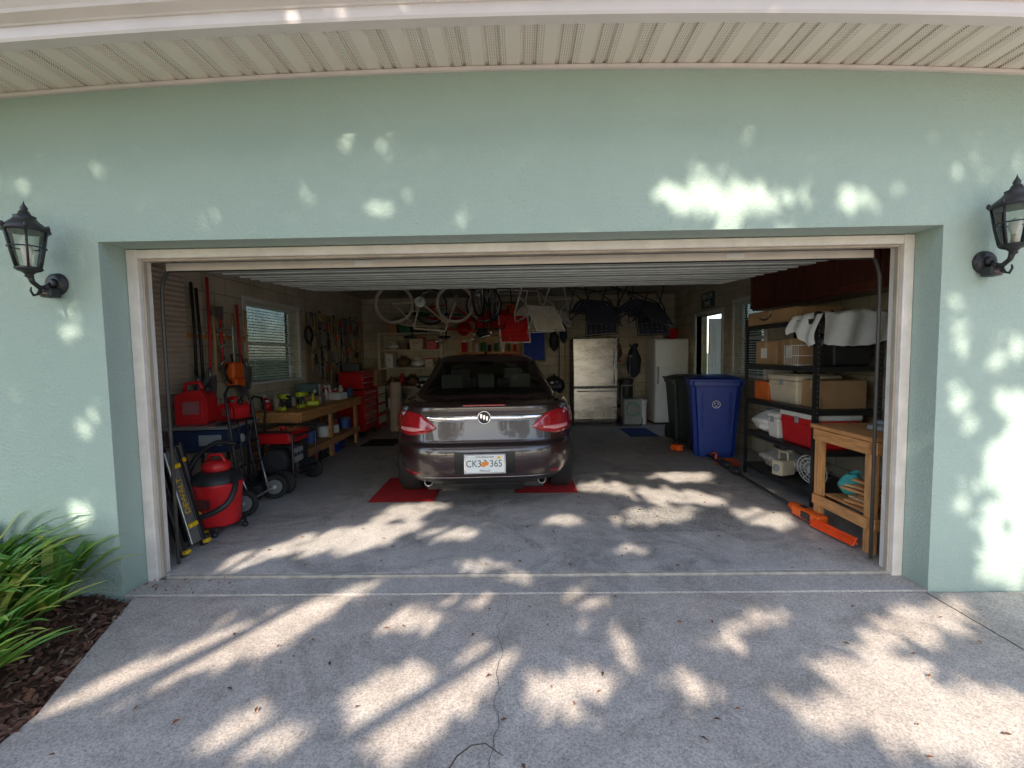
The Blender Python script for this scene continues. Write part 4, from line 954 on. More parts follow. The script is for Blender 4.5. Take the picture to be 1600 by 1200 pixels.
longtool(2.86, 1.1, 2.05, 'shovel', MW2, 'wood-handled spade hanging on the wall', .02)
o = T('chainsaw', 'orange and black chainsaw hanging on the wall rail', 'chainsaw', (-3.3, 2.5, 1.3)); mb = MB(); mb.box((0, 0, .02), (.12, .22, .2), 0, .03); mb.box((0, .03, -.12), (.11, .18, .1), 0, .02); mb.make('motor_housing', M_ORANGE, o)
mb = MB(); mb.tube([(0, -.12, .1), (0, -.16, .02), (0, -.13, -.08), (0, -.06, -.12)], .015, 8); mb.tube([(-.06, .08, .1), (-.06, .05, .2), (.06, .05, .2), (.06, .08, .1)], .012, 8); mb.make('handle', M_BLKP, o)
mb = MB(); mb.box((0, .04, .32), (.012, .08, .42), 0, .003); mb.make('guide_bar', M_STEEL, o)
mb = MB(); mb.box((0, 0, .42), (.03, .09, .9), 0, .003, rot=(0, -.12, 0))
solo(mb, 'wood_plank', M_WOODX, 'short pine plank leaning by the door frame', 'plank', (-2.98, .85, 0))

TS = T('table_saw', 'blue portable table saw with grey top on stand', 'table saw', (-3.02, 1.68, 0), .1)
mb = MB(); mb.box((0, 0, .82), (.62, .6, .03), 0, .004); mb.box((0, -.1, .837), (.02, .3, .002), 1, 0); mb.box((.2, 0, .85), (.03, .62, .03), 1, .004); mb.make('saw_table', [mat('cast_top', (.42, .43, .44), .35, .7), M_BLKP], TS)
mb = MB(); mb.box((0, 0, .69), (.54, .5, .22), 0, .02); mb.sph((.285, -.05, .68), (.02, .05, .05), 1); mb.box((.1, -.255, .7), (.2, .012, .1), 1, .004); mb.make('saw_body', [mat('saw_blue', (.02, .035, .09), .4), M_GREY], TS)
for x in (-.26, .26):
    for y in (-.24, .24): 
        mb = MB(); mb.tube([(x*.9, y*.9, .58), (x*1.1, y*1.1, 0)], .014, 8); mb.make('leg', M_BLACK, TS)
mb = MB(); mb.cyl((.27, .05, .7), (.33, .05, .7), .012); mb.tube([(.33, .05+.06*cos(a), .7+.06*sin(a)) for a in [2*pi*k/20 for k in range(20)]], .008, 6, closed=True); mb.make('handwheel', M_BLKP, TS)
FG = 'red fuel cans on the saw table'
def fuel(loc, s, rz, label):
    o = T('fuel_can', label, 'fuel can', loc, rz, group=FG); x, y, z = s
    mb = MB(); mb.prism([(-x/2, .02), (-x/2+.02, 0), (x/2-.02, 0), (x/2, .02), (x/2, z*.6), (x*.30, z*.82), (-x*.1, z*.80), (-x/2+.02, z*.72), (-x/2, z*.66)], y, 0, 'Y', -y/2); mb.box((0, -y/2, z*.38), (x*.7, .012, z*.45), 0, .005); mb.make('can_body', M_RED, o)
    mb = MB(); mb.tube([(-x*.38, 0, z*.72), (-x*.3, 0, z*.96), (x*.1, 0, z*1.0), (x*.25, 0, z*.8)], .02, 8); mb.make('handle', M_RED, o)
    mb = MB(); mb.cyl((x*.34, 0, z*.74), (x*.40, 0, z*.90), .028, n=14); mb.tube([(x*.38, 0, z*.86), (x*.5, 0, z*1.1), (x*.66, 0, z*1.15)], [.014, .012, .009], 8); mb.make('spout', M_BLKP, o)
    mb = MB(); mb.box((0, -y*.5-.0075, z*.40), (x*.5, .002, z*.3), 0, 0); mb.make('warning_label', mat('label_grey_red', (.35, .12, .12), .5), o)
fuel((-3.14, 1.63, .836), (.28, .22, .40), .2, 'large red fuel can standing on the saw table')
fuel((-2.88, 1.80, .836), (.22, .18, .23), -.3, 'smaller red fuel can lying near the saw fence')
V = T('shop_vacuum', 'red drum shop vacuum with black lid and hose', 'vacuum', (-2.58, 1.04, 0)); mb = MB()
mb.lathe([(.0, .07), (.155, .07), (.165, .09), (.19, .4), (.195, .41), (.195, .43), (.0, .43)], (0, 0, 0), 32); mb.make('drum', M_RED, V)
mb = MB(); mb.lathe([(.2, .43), (.2, .45), (.17, .49), (.12, .52), (.0, .53)], (0, 0, 0), 28); mb.box((0, 0, .5), (.16, .16, .07), 0, .02); mb.make('lid', M_BLKP, V)
mb = MB(); mb.lathe([(.1, .52), (.11, .54), (.105, .58), (.08, .60), (.0, .605)], (0, 0, 0), 20); mb.tube([(-.09, 0, .56), (-.05, 0, .65), (.05, 0, .65), (.09, 0, .56)], .014, 8); mb.make('motor_head', M_RED, V)
for k in range(4):
    a = k*pi/2+.4; mb = MB(); mb.box((.16*cos(a), .16*sin(a), .06), (.07, .07, .04), 0, .01); mb.sph((.19*cos(a), .19*sin(a), .025), .025, 0, 10, 8); mb.make('caster', M_BLKP, V)
def spline(pts, m=12):
    sp = []
    for i in range(len(pts)-1):
        p0, p1, p2, p3 = [Vector(pts[max(0, min(len(pts)-1, j))]) for j in (i-1, i, i+1, i+2)]
        for k in range(m):
            t = k/m; sp.append(.5*((2*p1)+(p2-p0)*t+(2*p0-5*p1+4*p2-p3)*t*t+(3*p1-p0-3*p2+p3)*t**3))
    return sp+[Vector(pts[-1])]
sp = spline([(.16, -.05, .47), (.23, -.12, .42), (.22, -.22, .3), (.08, -.27, .22), (-.1, -.26, .2), (-.24, -.15, .28), (-.28, .0, .42), (-.24, .1, .6), (-.1, .16, .72), (.05, .2, .70)])
mb = MB(); mb.tube(sp, [.021+.003*(i % 2) for i in range(len(sp))], 10); mb.make('hose', M_BLKP, V)
mb = MB(); mb.box((0, -.196, .28), (.12, .003, .08), 0, 0, rot=(-.07, 0, 0)); mb.make('label_sticker', mat('dark_label', (.1, .02, .02), .5), V)
H = T('hand_truck', 'black tubular two-wheeled hand truck', 'hand truck', (-2.66, 1.62, 0)); mb = MB()
mb.tube([(.06, -.2, .04), (.0, -.2, .5), (-.05, -.2, 1.0), (-.08, -.17, 1.13), (-.1, -.08, 1.19), (-.1, .08, 1.19), (-.08, .17, 1.13), (-.05, .2, 1.0), (.0, .2, .5), (.06, .2, .04)], .014, 10)
for z in (.2, .42, .64, .86): mb.tube([(.06-z*.11, -.2, z), (.0-z*.11, 0, z), (.06-z*.11, .2, z)], .011, 8)
mb.tube([(.02, -.07, .2), (-.04, -.07, .86)], .009, 8); mb.tube([(.02, .07, .2), (-.04, .07, .86)], .009, 8)
mb.make('frame', M_BLACK, H)
mb = MB(); mb.box((-.1, 0, .03), (.22, .36, .008), 0, .002); mb.make('toe_plate', M_BLACK, H)
mb = MB(); mb.cyl((.1, -.26, .125), (.1, .26, .125), .01); mb.tube([(.1, -.16, .125), (.02, -.19, .42)], .009, 6); mb.tube([(.1, .16, .125), (.02, .19, .42)], .009, 6); mb.make('axle', M_STEEL, H)
for y in (-.27, .27):
    w = sub('wheel', H, (.1, y, .127), (0, 0, .35))
    mb = MB(); mb.tube([(.1*cos(a), 0, .1*sin(a)) for a in [2*pi*k/32 for k in range(32)]], .027, 10, closed=True); mb.make('tyre', M_RUB, w)
    mb = MB(); mb.cyl((0, -.015, 0), (0, .015, 0), .075, n=24); mb.cyl((0, -.03, 0), (0, .03, 0), .02, mi=1); mb.make('rim', [mat('rim_grey', (.16, .16, .16), .5), M_STEEL], w)
o = T('folding_dolly', 'black curved-frame dolly standing against the bench', 'dolly', (-2.86, 2.02, 0), rot=(0, .1, .2)); mb = MB()
mb.tube([(0, -.2, .05), (0, -.2, .9), (-.03, -.15, 1.03), (-.06, 0, 1.06), (-.03, .15, 1.03), (0, .2, .9), (0, .2, .05)], .013, 8)
for z in (.25, .5, .75): mb.tube([(0, -.2, z), (.04, 0, z), (0, .2, z)], .01, 8)
mb.make('frame', M_BLACK, o)
for y in (-.25, .25):
    mb = MB(); mb.lathe([(.02, -.03), (.09, -.03), (.11, -.01), (.11, .01), (.09, .03), (.02, .03)], (.06, y, .11), 24, axis='Y'); mb.make('wheel', M_RUB, o)
S = T('folded_saw_stand', 'folded black and yellow saw stand leaning by the door', 'saw stand', (-2.50, .62, 0), rot=(0, -.24, .0)); 
MY = mat('stand_aluminium', (.42, .43, .42), .35, .8)
mb = MB(); mb.box((0, -.11, .4), (.035, .045, .8), 0, .005); mb.box((0, .11, .4), (.035, .045, .8), 0, .005)
for z in (.08, .7): mb.box((0, 0, z), (.03, .2, .04), 0, .004)
mb.make('side_rail', M_BLACK, S)
mb = MB(); mb.box((.03, -.0, .42), (.02, .1, .72), 0, .004); mb.make('extrusion', MY, S)
for z in (.2, .66): mb = MB(); mb.box((.05, 0, z), (.03, .09, .035), 0, .008); mb.make('clamp', M_YELLOW, S)
for y in (-.11, .11): mb = MB(); mb.box((.03, y, .03), (.05, .05, .03), 0, .01); mb.make('foot', M_YELLOW, S)
text('DEWALT', .07, M_YELLOW, (.0435, 0, .43), (pi/2, -pi/2, pi/2), S, 'brand_lettering')
o2 = clone(S, (-2.62, .82, 0), (0, -.2, .1), 'second folded black and yellow stand leaning behind')
GN = T('generator', 'portable generator with red tank in black tube frame', 'generator', (-2.70, 2.38, 0)); mb = MB()
for y in (-.28, .28): mb.tube([(-.24, y, .12), (-.24, y, .62), (-.2, y, .66), (.2, y, .66), (.24, y, .62), (.24, y, .12), (.2, y, .08), (-.2, y, .08)], .014, 8, closed=True)
for x in (-.24, .24):
    for z in (.2, .6): mb.cyl((x, -.28, z), (x, .28, z), .012, n=8)
mb.make('frame', M_BLACK, GN)
mb = MB(); mb.box((0, 0, .58), (.4, .44, .14), 0, .04); mb.cyl((0, 0, .64), (0, 0, .68), .035, n=16); mb.make('fuel_tank', M_REDM, GN)
mb = MB(); mb.box((0, .1, .33), (.34, .26, .3), 0, .03); mb.cyl((0, -.24, .32), (0, 0, .32), .13, n=24)
for k in range(8): mb.box((.175, .1, .22+k*.03), (.01, .22, .012), 0, .002)
mb.make('engine', mat('engine_dark', (.06, .06, .065), .5, .4), GN)
mb = MB(); mb.box((.2, -.1, .38), (.02, .24, .16), 0, .006); 
for k in range(3): mb.cyl((.21, -.17+k*.07, .39), (.218, -.17+k*.07, .39), .02, n=14, mi=1)
mb.make('outlet_panel', [M_GREY, M_BLKP], GN)
for y in (-.33, .33):
    mb = MB(); mb.lathe([(.03, -.03), (.11, -.03), (.13, 0), (.11, .03), (.03, .03)], (.16, y, .13), 24, axis='Y'); mb.make('wheel', M_RUB, GN)

WB = T('workbench', 'pine workbench with lower shelf along the wall', 'workbench', (0, 0, 0))
bx0, bx1, by0, by1, bz = -3.43, -2.72, 2.86, 5.05, .78
mb = MB()
for k in range(4): mb.bx((bx0+k*.179, by0, bz-.035), (bx0+k*.179+.173, by1, bz), 0, .004)
mb.bx((bx1-.035, by0+.02, bz-.13), (bx1-.005, by1-.02, bz-.036), 0, .004); mb.bx((bx0, by0+.01, bz-.13), (bx1-.04, by0+.04, bz-.036), 0, .004); mb.make('bench_top', M_WOOD, WB)
for x in (bx0+.05, bx1-.09):
    for y in (by0+.06, (by0+by1)/2, by1-.08): 
        mb = MB(); mb.bx((x-.02, y-.045, 0), (x+.02, y+.045, bz-.036), 0, .003); mb.make('leg', M_WOODX, WB)
mb = MB(); mb.bx((bx0+.02, by0+.03, .25), (bx1-.06, by1-.03, .27), 0, .003); mb.bx((bx1-.058, by0+.03, .19), (bx1-.03, by1-.03, .272), 0, .003); mb.make('lower_shelf', M_WOOD, WB)
PG = 'paint cans under the workbench'
def paint(loc, r, h, ml, label):
    o = T('paint_can', label, 'paint can', loc, R.uniform(0, 6), group=PG); mb = MB(); mb.lathe([(.0, 0), (r, 0), (r, h), (r*.93, h), (r*.9, h-.006), (.0, h-.006)], (0, 0, 0), 22); mb.make('can', M_STEEL, o)
    mb = MB(); mb.lathe([(r+.001, h*.1), (r+.001, h*.9)], (0, 0, 0), 22); mb.make('paint_label', ml, o)
    mb = MB(); mb.tube([(r*cos(a), -.01-r*.3*sin(a), h*.75-.8*r*sin(a)) for a in [k*pi/10 for k in range(11)]], .002, 5); mb.make('handle', M_STEEL, o)
labs = [M_WHP, mat('label_red', (.5, .04, .03), .5), mat('label_blue', (.05, .12, .4), .5), M_CREAM, M_WHP, M_GREY]
for k in range(9):
    paint((-2.92-.12*(k % 2), 3.1+k*.21, .273), .083 if k % 3 else .06, .19 if k % 3 else .14, labs[k % 6], ['white paint can with drips on bench shelf', 'red-labelled paint can on bench shelf', 'blue-labelled paint can on bench shelf'][k % 3])
for k in range(3):
    mb = MB(); mb.box((0, 0, .07), (.3, .42, .13), 0, .01); mb.box((0, 0, .145), (.31, .43, .02), 1, .006); mb.tube([(.155, -.06, .08), (.18, -.05, .08), (.18, .05, .08), (.155, .06, .08)], .006, 6, 1)
    solo(mb, 'tool_case', [[M_RED, M_BLKP, M_BLUE][k], M_GREY], ['red', 'black', 'blue'][k]+' plastic tool case on the floor under the bench', 'case', (-2.98, 3.35+k*.5, 0), .05*k)
def drill(loc, rz, m, label):
    mb = MB(); mb.cyl((-.1, 0, .19), (.06, 0, .19), .032, n=14); mb.cyl((.06, 0, .19), (.12, 0, .19), .02, .012, n=12, mi=1); mb.cyl((.12, 0, .19), (.2, 0, .19), .004, n=6, mi=1)
    mb.box((-.05, 0, .11), (.04, .035, .14), 1, .01, rot=(0, .15, 0)); mb.box((-.04, 0, .03), (.1, .07, .05), 0, .01)
    solo(mb, 'power_drill', [m, M_BLKP], label, 'drill', loc, rz)
drill((-3.0, 3.0, bz), -.4, M_LIME, 'lime green cordless drill standing on the bench'); drill((-2.92, 3.36, bz), 1.2, M_LIME, 'lime green cordless driver on the bench')
mb = MB(); mb.box((0, 0, .14), (.2, .34, .28), 0, .006)
for i in range(4):
    for j in range(5): mb.box((.103, -.13+j*.065, .04+i*.065), (.006, .056, .054), 1, .004)
solo(mb, 'parts_organizer', [mat('teal_grey', (.12, .2, .2), .5), mat('drawer_front', (.25, .35, .35), .25)], 'teal-grey small parts organizer with drawers', 'organizer', (-3.28, 4.25, bz))
def jar(loc, r, h, m, label, name='spray_can'):
    mb = MB(); mb.lathe([(.0, 0), (r, 0), (r, h*.75), (r*.5, h*.85), (r*.5, h), (.0, h)], (0, 0, 0), 14, 0); mb.cyl((0, 0, h*.86), (0, 0, h*1.02), r*.55, n=12, mi=1); solo(mb, name, [m, M_WHP], label, 'can', loc, group='cans and bottles on the workbench')
cl = [M_RED, M_WHP, M_NAVY, M_CREAM, M_BROWN, M_GREY, M_CREAM, M_BLKP]; cn = ['red', 'white', 'navy', 'cream', 'brown', 'grey', 'cream', 'black']
for k in range(24):
    c_ = R.randrange(8); jar((-3.3+R.uniform(-.06, .3), 3.1+k*.08, bz), R.uniform(.02, .045), R.uniform(.08, .24), cl[c_], cn[c_]+' spray can on the crowded workbench')
cbox((-2.98, 3.84, bz), (.22, .3, .12), .2, 'small open carton on the workbench'); cbox((-2.95, 4.6, bz), (.2, .22, .1), -.2, 'small white carton on the workbench', M_WHP, False, 'carton')
mb = MB(); mb.box((0, 0, .05), (.16, .3, .07), 0, .02); mb.cyl((.085, 0, .09), (.1, 0, .09), .08, n=24, mi=1); mb.tube([(0, -.08, .08), (0, -.06, .17), (0, .06, .17), (0, .08, .08)], .015, 8, 0)
solo(mb, 'circular_saw', [M_LIME, M_STEEL], 'lime circular saw resting on the bench', 'saw', (-2.90, 3.6, bz), .4)
mb = MB(); mb.box((0, 0, .06), (.12, .18, .1), 0, .02); mb.box((0, .13, .13), (.05, .09, .05), 0, .01); mb.box((0, -.06, .13), (.12, .06, .05), 0, .01); mb.cyl((0, .12, .1), (0, .3, .1), .01, mi=1); mb.cyl((-.09, .3, .1), (.09, .3, .1), .006, mi=1)
solo(mb, 'bench_vise', [mat('vise_blue', (.03, .08, .2), .4), M_STEEL], 'blue bench vise mounted on the bench corner', 'vise', (-2.92, 4.9, bz), 1.57)

mb = MB(); mb.bx((-3.448, 4.6, 1.0), (-3.435, 7.1, 2.2), 0, .002)
solo(mb, 'pegboard', mat('pegboard_brown', (.34, .26, .17), .8, var=.15, scale=40), 'brown pegboard covered with hand tools', 'pegboard')
def handtools():
    K = []; S_ = mat('tool_steel', (.3, .3, .31), .4, .8)
    mb = MB(); mb.cyl((0, 0, -.28), (0, 0, 0), .013, n=8, mi=0); mb.box((0, 0, .015), (.03, .13, .035), 1, .006); K.append(('hammer', mb, [MW2, S_], 'hammer'))
    mb = MB(); mb.box((0, 0, -.1), (.012, .028, .2), 0, .004); mb.lathe([(.014, -.007), (.03, -.007), (.03, .007), (.014, .007)], (0, 0, .015), 14, axis='X'); mb.box((0, .0, -.21), (.012, .05, .03), 0, .004); K.append(('wrench', mb, [S_], 'wrench'))
    mb = MB(); mb.cyl((0, 0, -.02), (0, 0, -.12), .018, .014, n=10, mi=0); mb.cyl((0, 0, -.12), (0, 0, -.25), .005, n=8, mi=1); K.append(('screwdriver', mb, [M_RED, S_], 'screwdriver'))
    mb = MB(); mb.prism([(-.07, 0), (.07, 0), (.03, -.42), (-.02, -.42)], .003, 1, 'X', 0); mb.box((0, 0, .05), (.03, .13, .11), 0, .02); K.append(('hand_saw', mb, [MATS['ash_handle'], M_STEEL], 'saw'))
    mb = MB(); mb.tube([(0, -.03, -.2), (0, -.025, -.1), (0, .0, 0), (0, .015, .06)], .009, 6, 0); mb.tube([(0, .03, -.2), (0, .025, -.1), (0, .0, 0), (0, -.015, .06)], .009, 6, 0); mb.cyl((-.01, 0, 0), (.01, 0, 0), .015, n=8, mi=1); K.append(('pliers', mb, [M_NAVY, S_], 'pliers'))
    mb = MB(); mb.box((0, 0, -.15), (.012, .025, .5), 1, .002); mb.box((0, .06, .08), (.02, .13, .025), 0, .005); mb.box((0, .06, -.2), (.02, .13, .03), 0, .005); mb.cyl((0, .11, -.2), (0, .11, -.1), .008, n=8, mi=0); K.append(('bar_clamp', mb, [M_BLKP, M_STEEL], 'clamp'))
    return K
K = handtools(); base = {}
LB = {'hammer': 'wood-handled hammer', 'wrench': 'steel wrench', 'screwdriver': 'red-handled screwdriver', 'hand_saw': 'wood-handled hand saw', 'pliers': 'navy-handled pliers', 'bar_clamp': 'black bar clamp'}
for row, z in enumerate((2.12, 1.84, 1.56, 1.28)):
    y = 4.66+row*.03
    while y < 7.0:
        nme, mb, ms, cat = K[R.choice([0, 0, 1, 1, 2, 3, 4, 5, 5])]
        loc = (-3.40, y, z+R.uniform(-.05, .05))
        if nme not in base: base[nme] = solo(mb, nme, ms, LB[nme]+' hanging on the pegboard', cat, loc, group='hand tools on the pegboard')
        else:
            c_ = base[nme].copy(); COL.objects.link(c_); c_.location = loc; c_.rotation_euler = (R.uniform(-.1, .1), 0, 0)
        y += R.uniform(.08, .16)
mb = MB(); mb.tube([(0, .14*cos(k*.45)*(1-.002*k), .14*sin(k*.45)*(1-.002*k)) for k in range(80)], .014, 6)
solo(mb, 'hose_coil', M_BLKP, 'coiled black hose hanging on the wall', 'hose', (-3.38, 4.6, 1.82))
TC = T('tool_chest', 'red rolling tool chest with stacked drawers', 'tool chest', (-3.05, 5.75, 0)); mb = MB()
mb.box((0, 0, .48), (.5, .72, .74), 0, .01); mb.box((0, 0, 1.02), (.42, .66, .3), 0, .01); mb.box((0, 0, 1.185), (.43, .67, .02), 0, .005)
for x in (-.2, .2):
    for yy in (-.3, .3): mb.sph((x, yy, .05), .05, 1, 10, 8)
mb.make('chest_body', [M_REDM, M_RUB], TC)
for z, h in ((.2, .16), (.37, .14), (.52, .12), (.65, .1), (.77, .09), (.95, .1), (1.06, .08)):
    xf = .252 if z < .9 else .212; mb = MB(); mb.box((xf, 0, z), (.012, .66 if z < .9 else .6, h), 0, .004); mb.box((xf+.01, 0, z+h*.3), (.014, .6 if z < .9 else .5, .015), 1, .003); mb.make('drawer', [M_REDM, M_STEEL], TC)
TC2 = T('side_cabinet', 'white drawer cabinet with wooden top by the tool chest', 'cabinet', (-3.05, 6.45, 0)); mb = MB(); mb.box((0, 0, .45), (.5, .5, .86), 0, .008); mb.box((0, 0, .9), (.54, .54, .03), 1, .004); mb.make('carcass', [M_REDM, M_WOOD], TC2)
for z in (.2, .42, .62, .79): mb = MB(); mb.box((.253, 0, z), (.012, .44, .15), 0, .004); mb.box((.263, 0, z+.03), (.012, .2, .014), 1, .003); mb.make('drawer', [M_CREAM, M_STEEL], TC2)
cbox((-3.05, 6.45, .917), (.4, .4, .26), .1, 'brown cardboard box on the drawer cabinet'); cbox((-3.1, 5.7, 1.197), (.3, .4, .14), .2, 'dark case on the red tool chest', M_BLKP, False, 'tool_case')
cbox((-3.15, 7.1, 0), (.5, .45, .5), .0, 'large cardboard box in the rear corner'); cbox((-3.15, 7.1, .506), (.45, .4, .4), .1, 'dark brown carton stacked in the rear corner', M_BROWN)
cbox((-3.15, 7.12, .912), (.4, .36, .3), -.1, 'cardboard box at the top of the corner stack')
mb = MB(); mb.lathe([(.02, 0), (.1, 0), (.105, .02), (.105, .93), (.1, .95), (.03, .95), (.02, .9)], (0, 0, 0), 22); mb.tube([((.02+.0011*k)*cos(k*.3), (.02+.0011*k)*sin(k*.3), .952) for k in range(70)], .004, 4)
solo(mb, 'carpet_roll', M_BEIGE, 'rolled beige carpet standing upright on the floor', 'carpet', (-2.45, 6.15, 0), rot=(.03, .03, 0))
o = T('floor_fan', 'round black floor fan behind the car', 'fan', (-1.95, 6.3, 0)); mb = MB(); 
for rr in (.08, .15, .22, .28): mb.tube([(rr*cos(a), -.06, .55+rr*sin(a)) for a in [2*pi*k/30 for k in range(30)]], .005, 5, closed=True)
for k in range(20): a = 2*pi*k/20; mb.tube([(.04*cos(a), -.07, .55+.04*sin(a)), (.28*cos(a), -.06, .55+.28*sin(a)), (.28*cos(a), .08, .55+.28*sin(a))], .003, 4)
mb.make('fan_guard', M_STEEL, o)
mb = MB(); mb.tube([(0, .05, .5), (0, .1, .1)], .02, 8); mb.lathe([(.0, 0), (.2, 0), (.2, .03), (.0, .06)], (0, .05, 0), 20); mb.make('fan_base', M_BLKP, o)
mb = MB()
for k in range(4): a = pi/2*k; mb.add([(0, 0, .55), (.25*cos(a), -.03, .55+.25*sin(a)), (.24*cos(a+.8), .03, .55+.24*sin(a+.8))], [(0, 1, 2)])
mb.make('fan_blade', M_GREY, o)

BS = T('storage_shelf', 'cream storage shelf loaded with garage items', 'shelving', (-2.3, 7.12, 0))
for x in (-.66, .66):
    for yy in (-.22, .22): 
        mb = MB(); mb.bx((x-.02, yy-.02, 0), (x+.02, yy+.02, 1.95), 0, .003); mb.make('post', M_CREAM, BS)
for z in (.35, .8, 1.2, 1.58, 1.93):
    mb = MB(); mb.bx((-.64, -.24, z-.015), (.64, .24, z+.015), 0, .003); mb.make('shelf', M_CREAM, BS)
items = [M_RED, M_GREEN, M_WHP, M_BROWN, M_NAVY, M_CREAM, M_GREY, M_BLKP]; nm_ = ['red', 'green', 'white', 'brown', 'navy', 'cream', 'grey', 'black']
for z in (.365, .815, 1.215, 1.595, 1.945):
    x = -.55
    while x < .5:
        w = R.uniform(.14, .34); k = R.choice([0, 1, 2, 3, 3, 4, 5, 6, 6, 5, 7]); h = R.uniform(.14, .32); kind = R.random()
        if kind < .45:
            mb = MB(); mb.box((0, 0, h*.45), (w*.9, .3, h*.9), 0, .02, taper=.92); mb.box((0, 0, h*.93), (w*.94, .32, h*.12), 1, .008); mb.tube([(-w*.15, -.16, h*.6), (-w*.12, -.18, h*.5), (w*.12, -.18, h*.5), (w*.15, -.16, h*.6)], .006, 6, 1)
            solo(mb, 'storage_tub', [items[k], items[(k+3) % 8]], nm_[k]+' lidded tub on the storage shelf', 'tub', (-2.3+x+w/2, 7.1, z), R.uniform(-.1, .1), group='tubs on the storage shelf')
        elif kind < .7: cbox((-2.3+x+w/2, 7.1, z), (w*.9, .3, h), R.uniform(-.1, .1), 'small cardboard box on the storage shelf')
        else: bag((-2.3+x+w/2, 7.1, z), (w*.5, .14, h*.5), items[k], nm_[k]+' soft bag on the storage shelf', 'soft_bag', int(x*50))
        x += w+.01
mb = MB(); mb.bx((-1.35, 7.37, 1.35), (.0, 7.395, 2.4), 0, .003)
solo(mb, 'plywood_board', mat('plywood_tan', (.66, .44, .24), .8, var=.12), 'tan plywood backing board on the rear wall', 'board')
mb = MB(); mb.bx((-1.3, 7.1, 1.5), (.0, 7.365, 1.525), 0, .003)
for x in (-1.2, -.1): mb.prism([(7.36, 1.3), (7.36, 1.5), (7.15, 1.5)], .02, 0, 'X', x)
solo(mb, 'wall_shelf', M_WOOD, 'wooden bracket shelf on the rear wall', 'shelf')
for k in range(9):
    x = -1.2+k*.138
    if k % 3 == 0: bucket('bucket', (x, 7.22, 1.526), .065, .2, items[(k*3) % 8], nm_[(k*3) % 8]+' small pail on the rear wall shelf', group='items on the rear wall shelf')
    else: jar((x, 7.22, 1.526), .04, .18+.03*(k % 2), items[(k*5) % 8], nm_[(k*5) % 8]+' bottle on the rear wall shelf', 'bottle')
CB = T('storage_cabinet', 'tan base cabinet against the rear wall', 'cabinet', (-.55, 7.1, 0)); mb = MB(); mb.box((0, 0, .48), (1.5, .5, .9), 0, .006); mb.box((0, -.01, .95), (1.54, .54, .035), 1, .006); mb.make('carcass', [M_BEIGE, M_WOOD], CB)
for k in range(4): mb = MB(); mb.box((-.555+k*.37, -.258, .48), (.355, .014, .84), 0, .004); mb.sph((-.42+k*.37, -.275, .75), .014, 1, 8, 6); mb.make('cabinet_door', [M_BEIGE, M_STEEL], CB)
for k, (x, z, w_, h, m, lb) in enumerate(((-1.2, 2.05, .3, .35, M_RED, 'red nylon bag'), (-.8, 1.95, .25, .3, M_NAVY, 'navy duffel bag'), (-.45, 2.1, .3, .25, M_BROWN, 'brown leather bag'), (.75, 1.75, .2, .5, M_BLKP, 'black chair bag'), (.95, 1.9, .16, .45, M_NAVY, 'navy umbrella bag'), (2.1, 1.5, .2, .5, M_BROWN, 'brown tool bag'))):
    bag((x, 7.2, z-h/2), (w_/2, .09, h/2), m, lb+' hanging on the rear garage wall', 'hanging_bag', 30+k*3)

def bicycle(loc, rot, m, label):
    o = T('bicycle', label, 'bicycle', loc, rot=rot, group='bicycles hung from the ceiling')
    for x in (-.52, .52):
        w = sub('wheel', o, (x, 0, .33))
        mb = MB(); mb.tube([(.32*cos(a), 0, .32*sin(a)) for a in [2*pi*k/40 for k in range(40)]], .02, 8, closed=True); mb.make('tyre', M_BEIGE if m == M_CREAM else M_RUB, w)
        mb = MB(); mb.tube([(.295*cos(a), 0, .295*sin(a)) for a in [2*pi*k/40 for k in range(40)]], .01, 6, closed=True)
        for k in range(18): a = 2*pi*k/18; mb.cyl((0, .02*(-1)**k, 0), (.29*cos(a), 0, .29*sin(a)), .0018, n=4)
        mb.cyl((0, -.04, 0), (0, .04, 0), .02, n=10); mb.make('rim', M_STEEL, w)
    mb = MB(); r = .016; bb = (-.08, 0, .3); st = (-.2, 0, .75); hd = (.34, 0, .8); hl = (.38, 0, .68)
    for a, b_ in ((bb, st), (bb, hl), (st, hd), (hd, hl)): mb.tube([a, b_], r, 8)
    for s_ in (-.04, .04): mb.tube([(-.52, s_, .33), bb], .009, 6); mb.tube([(-.52, s_, .33), (-.18, 0, .7)], .009, 6); mb.tube([(.52, s_, .33), (.42, s_, .6), hl], .011, 6)
    mb.make('frame', m, o)
    mb = MB(); mb.cyl(hd, (.31, 0, .92), .012); mb.tube([(.2, -.32, .98), (.28, -.26, 1.0), (.36, -.1, .93), (.36, .1, .93), (.28, .26, 1.0), (.2, .32, .98)], .011, 8); mb.make('handlebar', M_CHROME, o)
    mb = MB(); mb.cyl(st, (-.23, 0, .87), .012); mb.sph((-.26, 0, .9), (.13, .08, .03)); mb.make('saddle', M_BLKP, o)
    mb = MB(); mb.cyl((-.08, -.07, .3), (-.08, .07, .3), .015); mb.cyl((-.08, .03, .3), (-.08, .035, .3), .09, n=24); mb.tube([(-.08, .07, .3), (.02, .07, .16)], .01, 6); mb.tube([(-.08, -.07, .3), (-.18, -.07, .44)], .01, 6); mb.box((.02, .12, .16), (.08, .09, .02), 0, .005); mb.box((-.18, -.12, .44), (.08, .09, .02), 0, .005); mb.make('crank', M_STEEL, o)
    return o
bicycle((-1.62, 5.2, 2.68), (pi, 0, .1), M_CREAM, 'cream cruiser bicycle hung upside down from the ceiling')
bicycle((-1.15, 5.8, 2.70), (pi, 0, -.2), M_RED, 'red bicycle hung upside down from the ceiling')
bicycle((-.55, 5.0, 2.72), (pi, 0, 1.4), M_BLKP, 'dark bicycle hung upside down end-on')
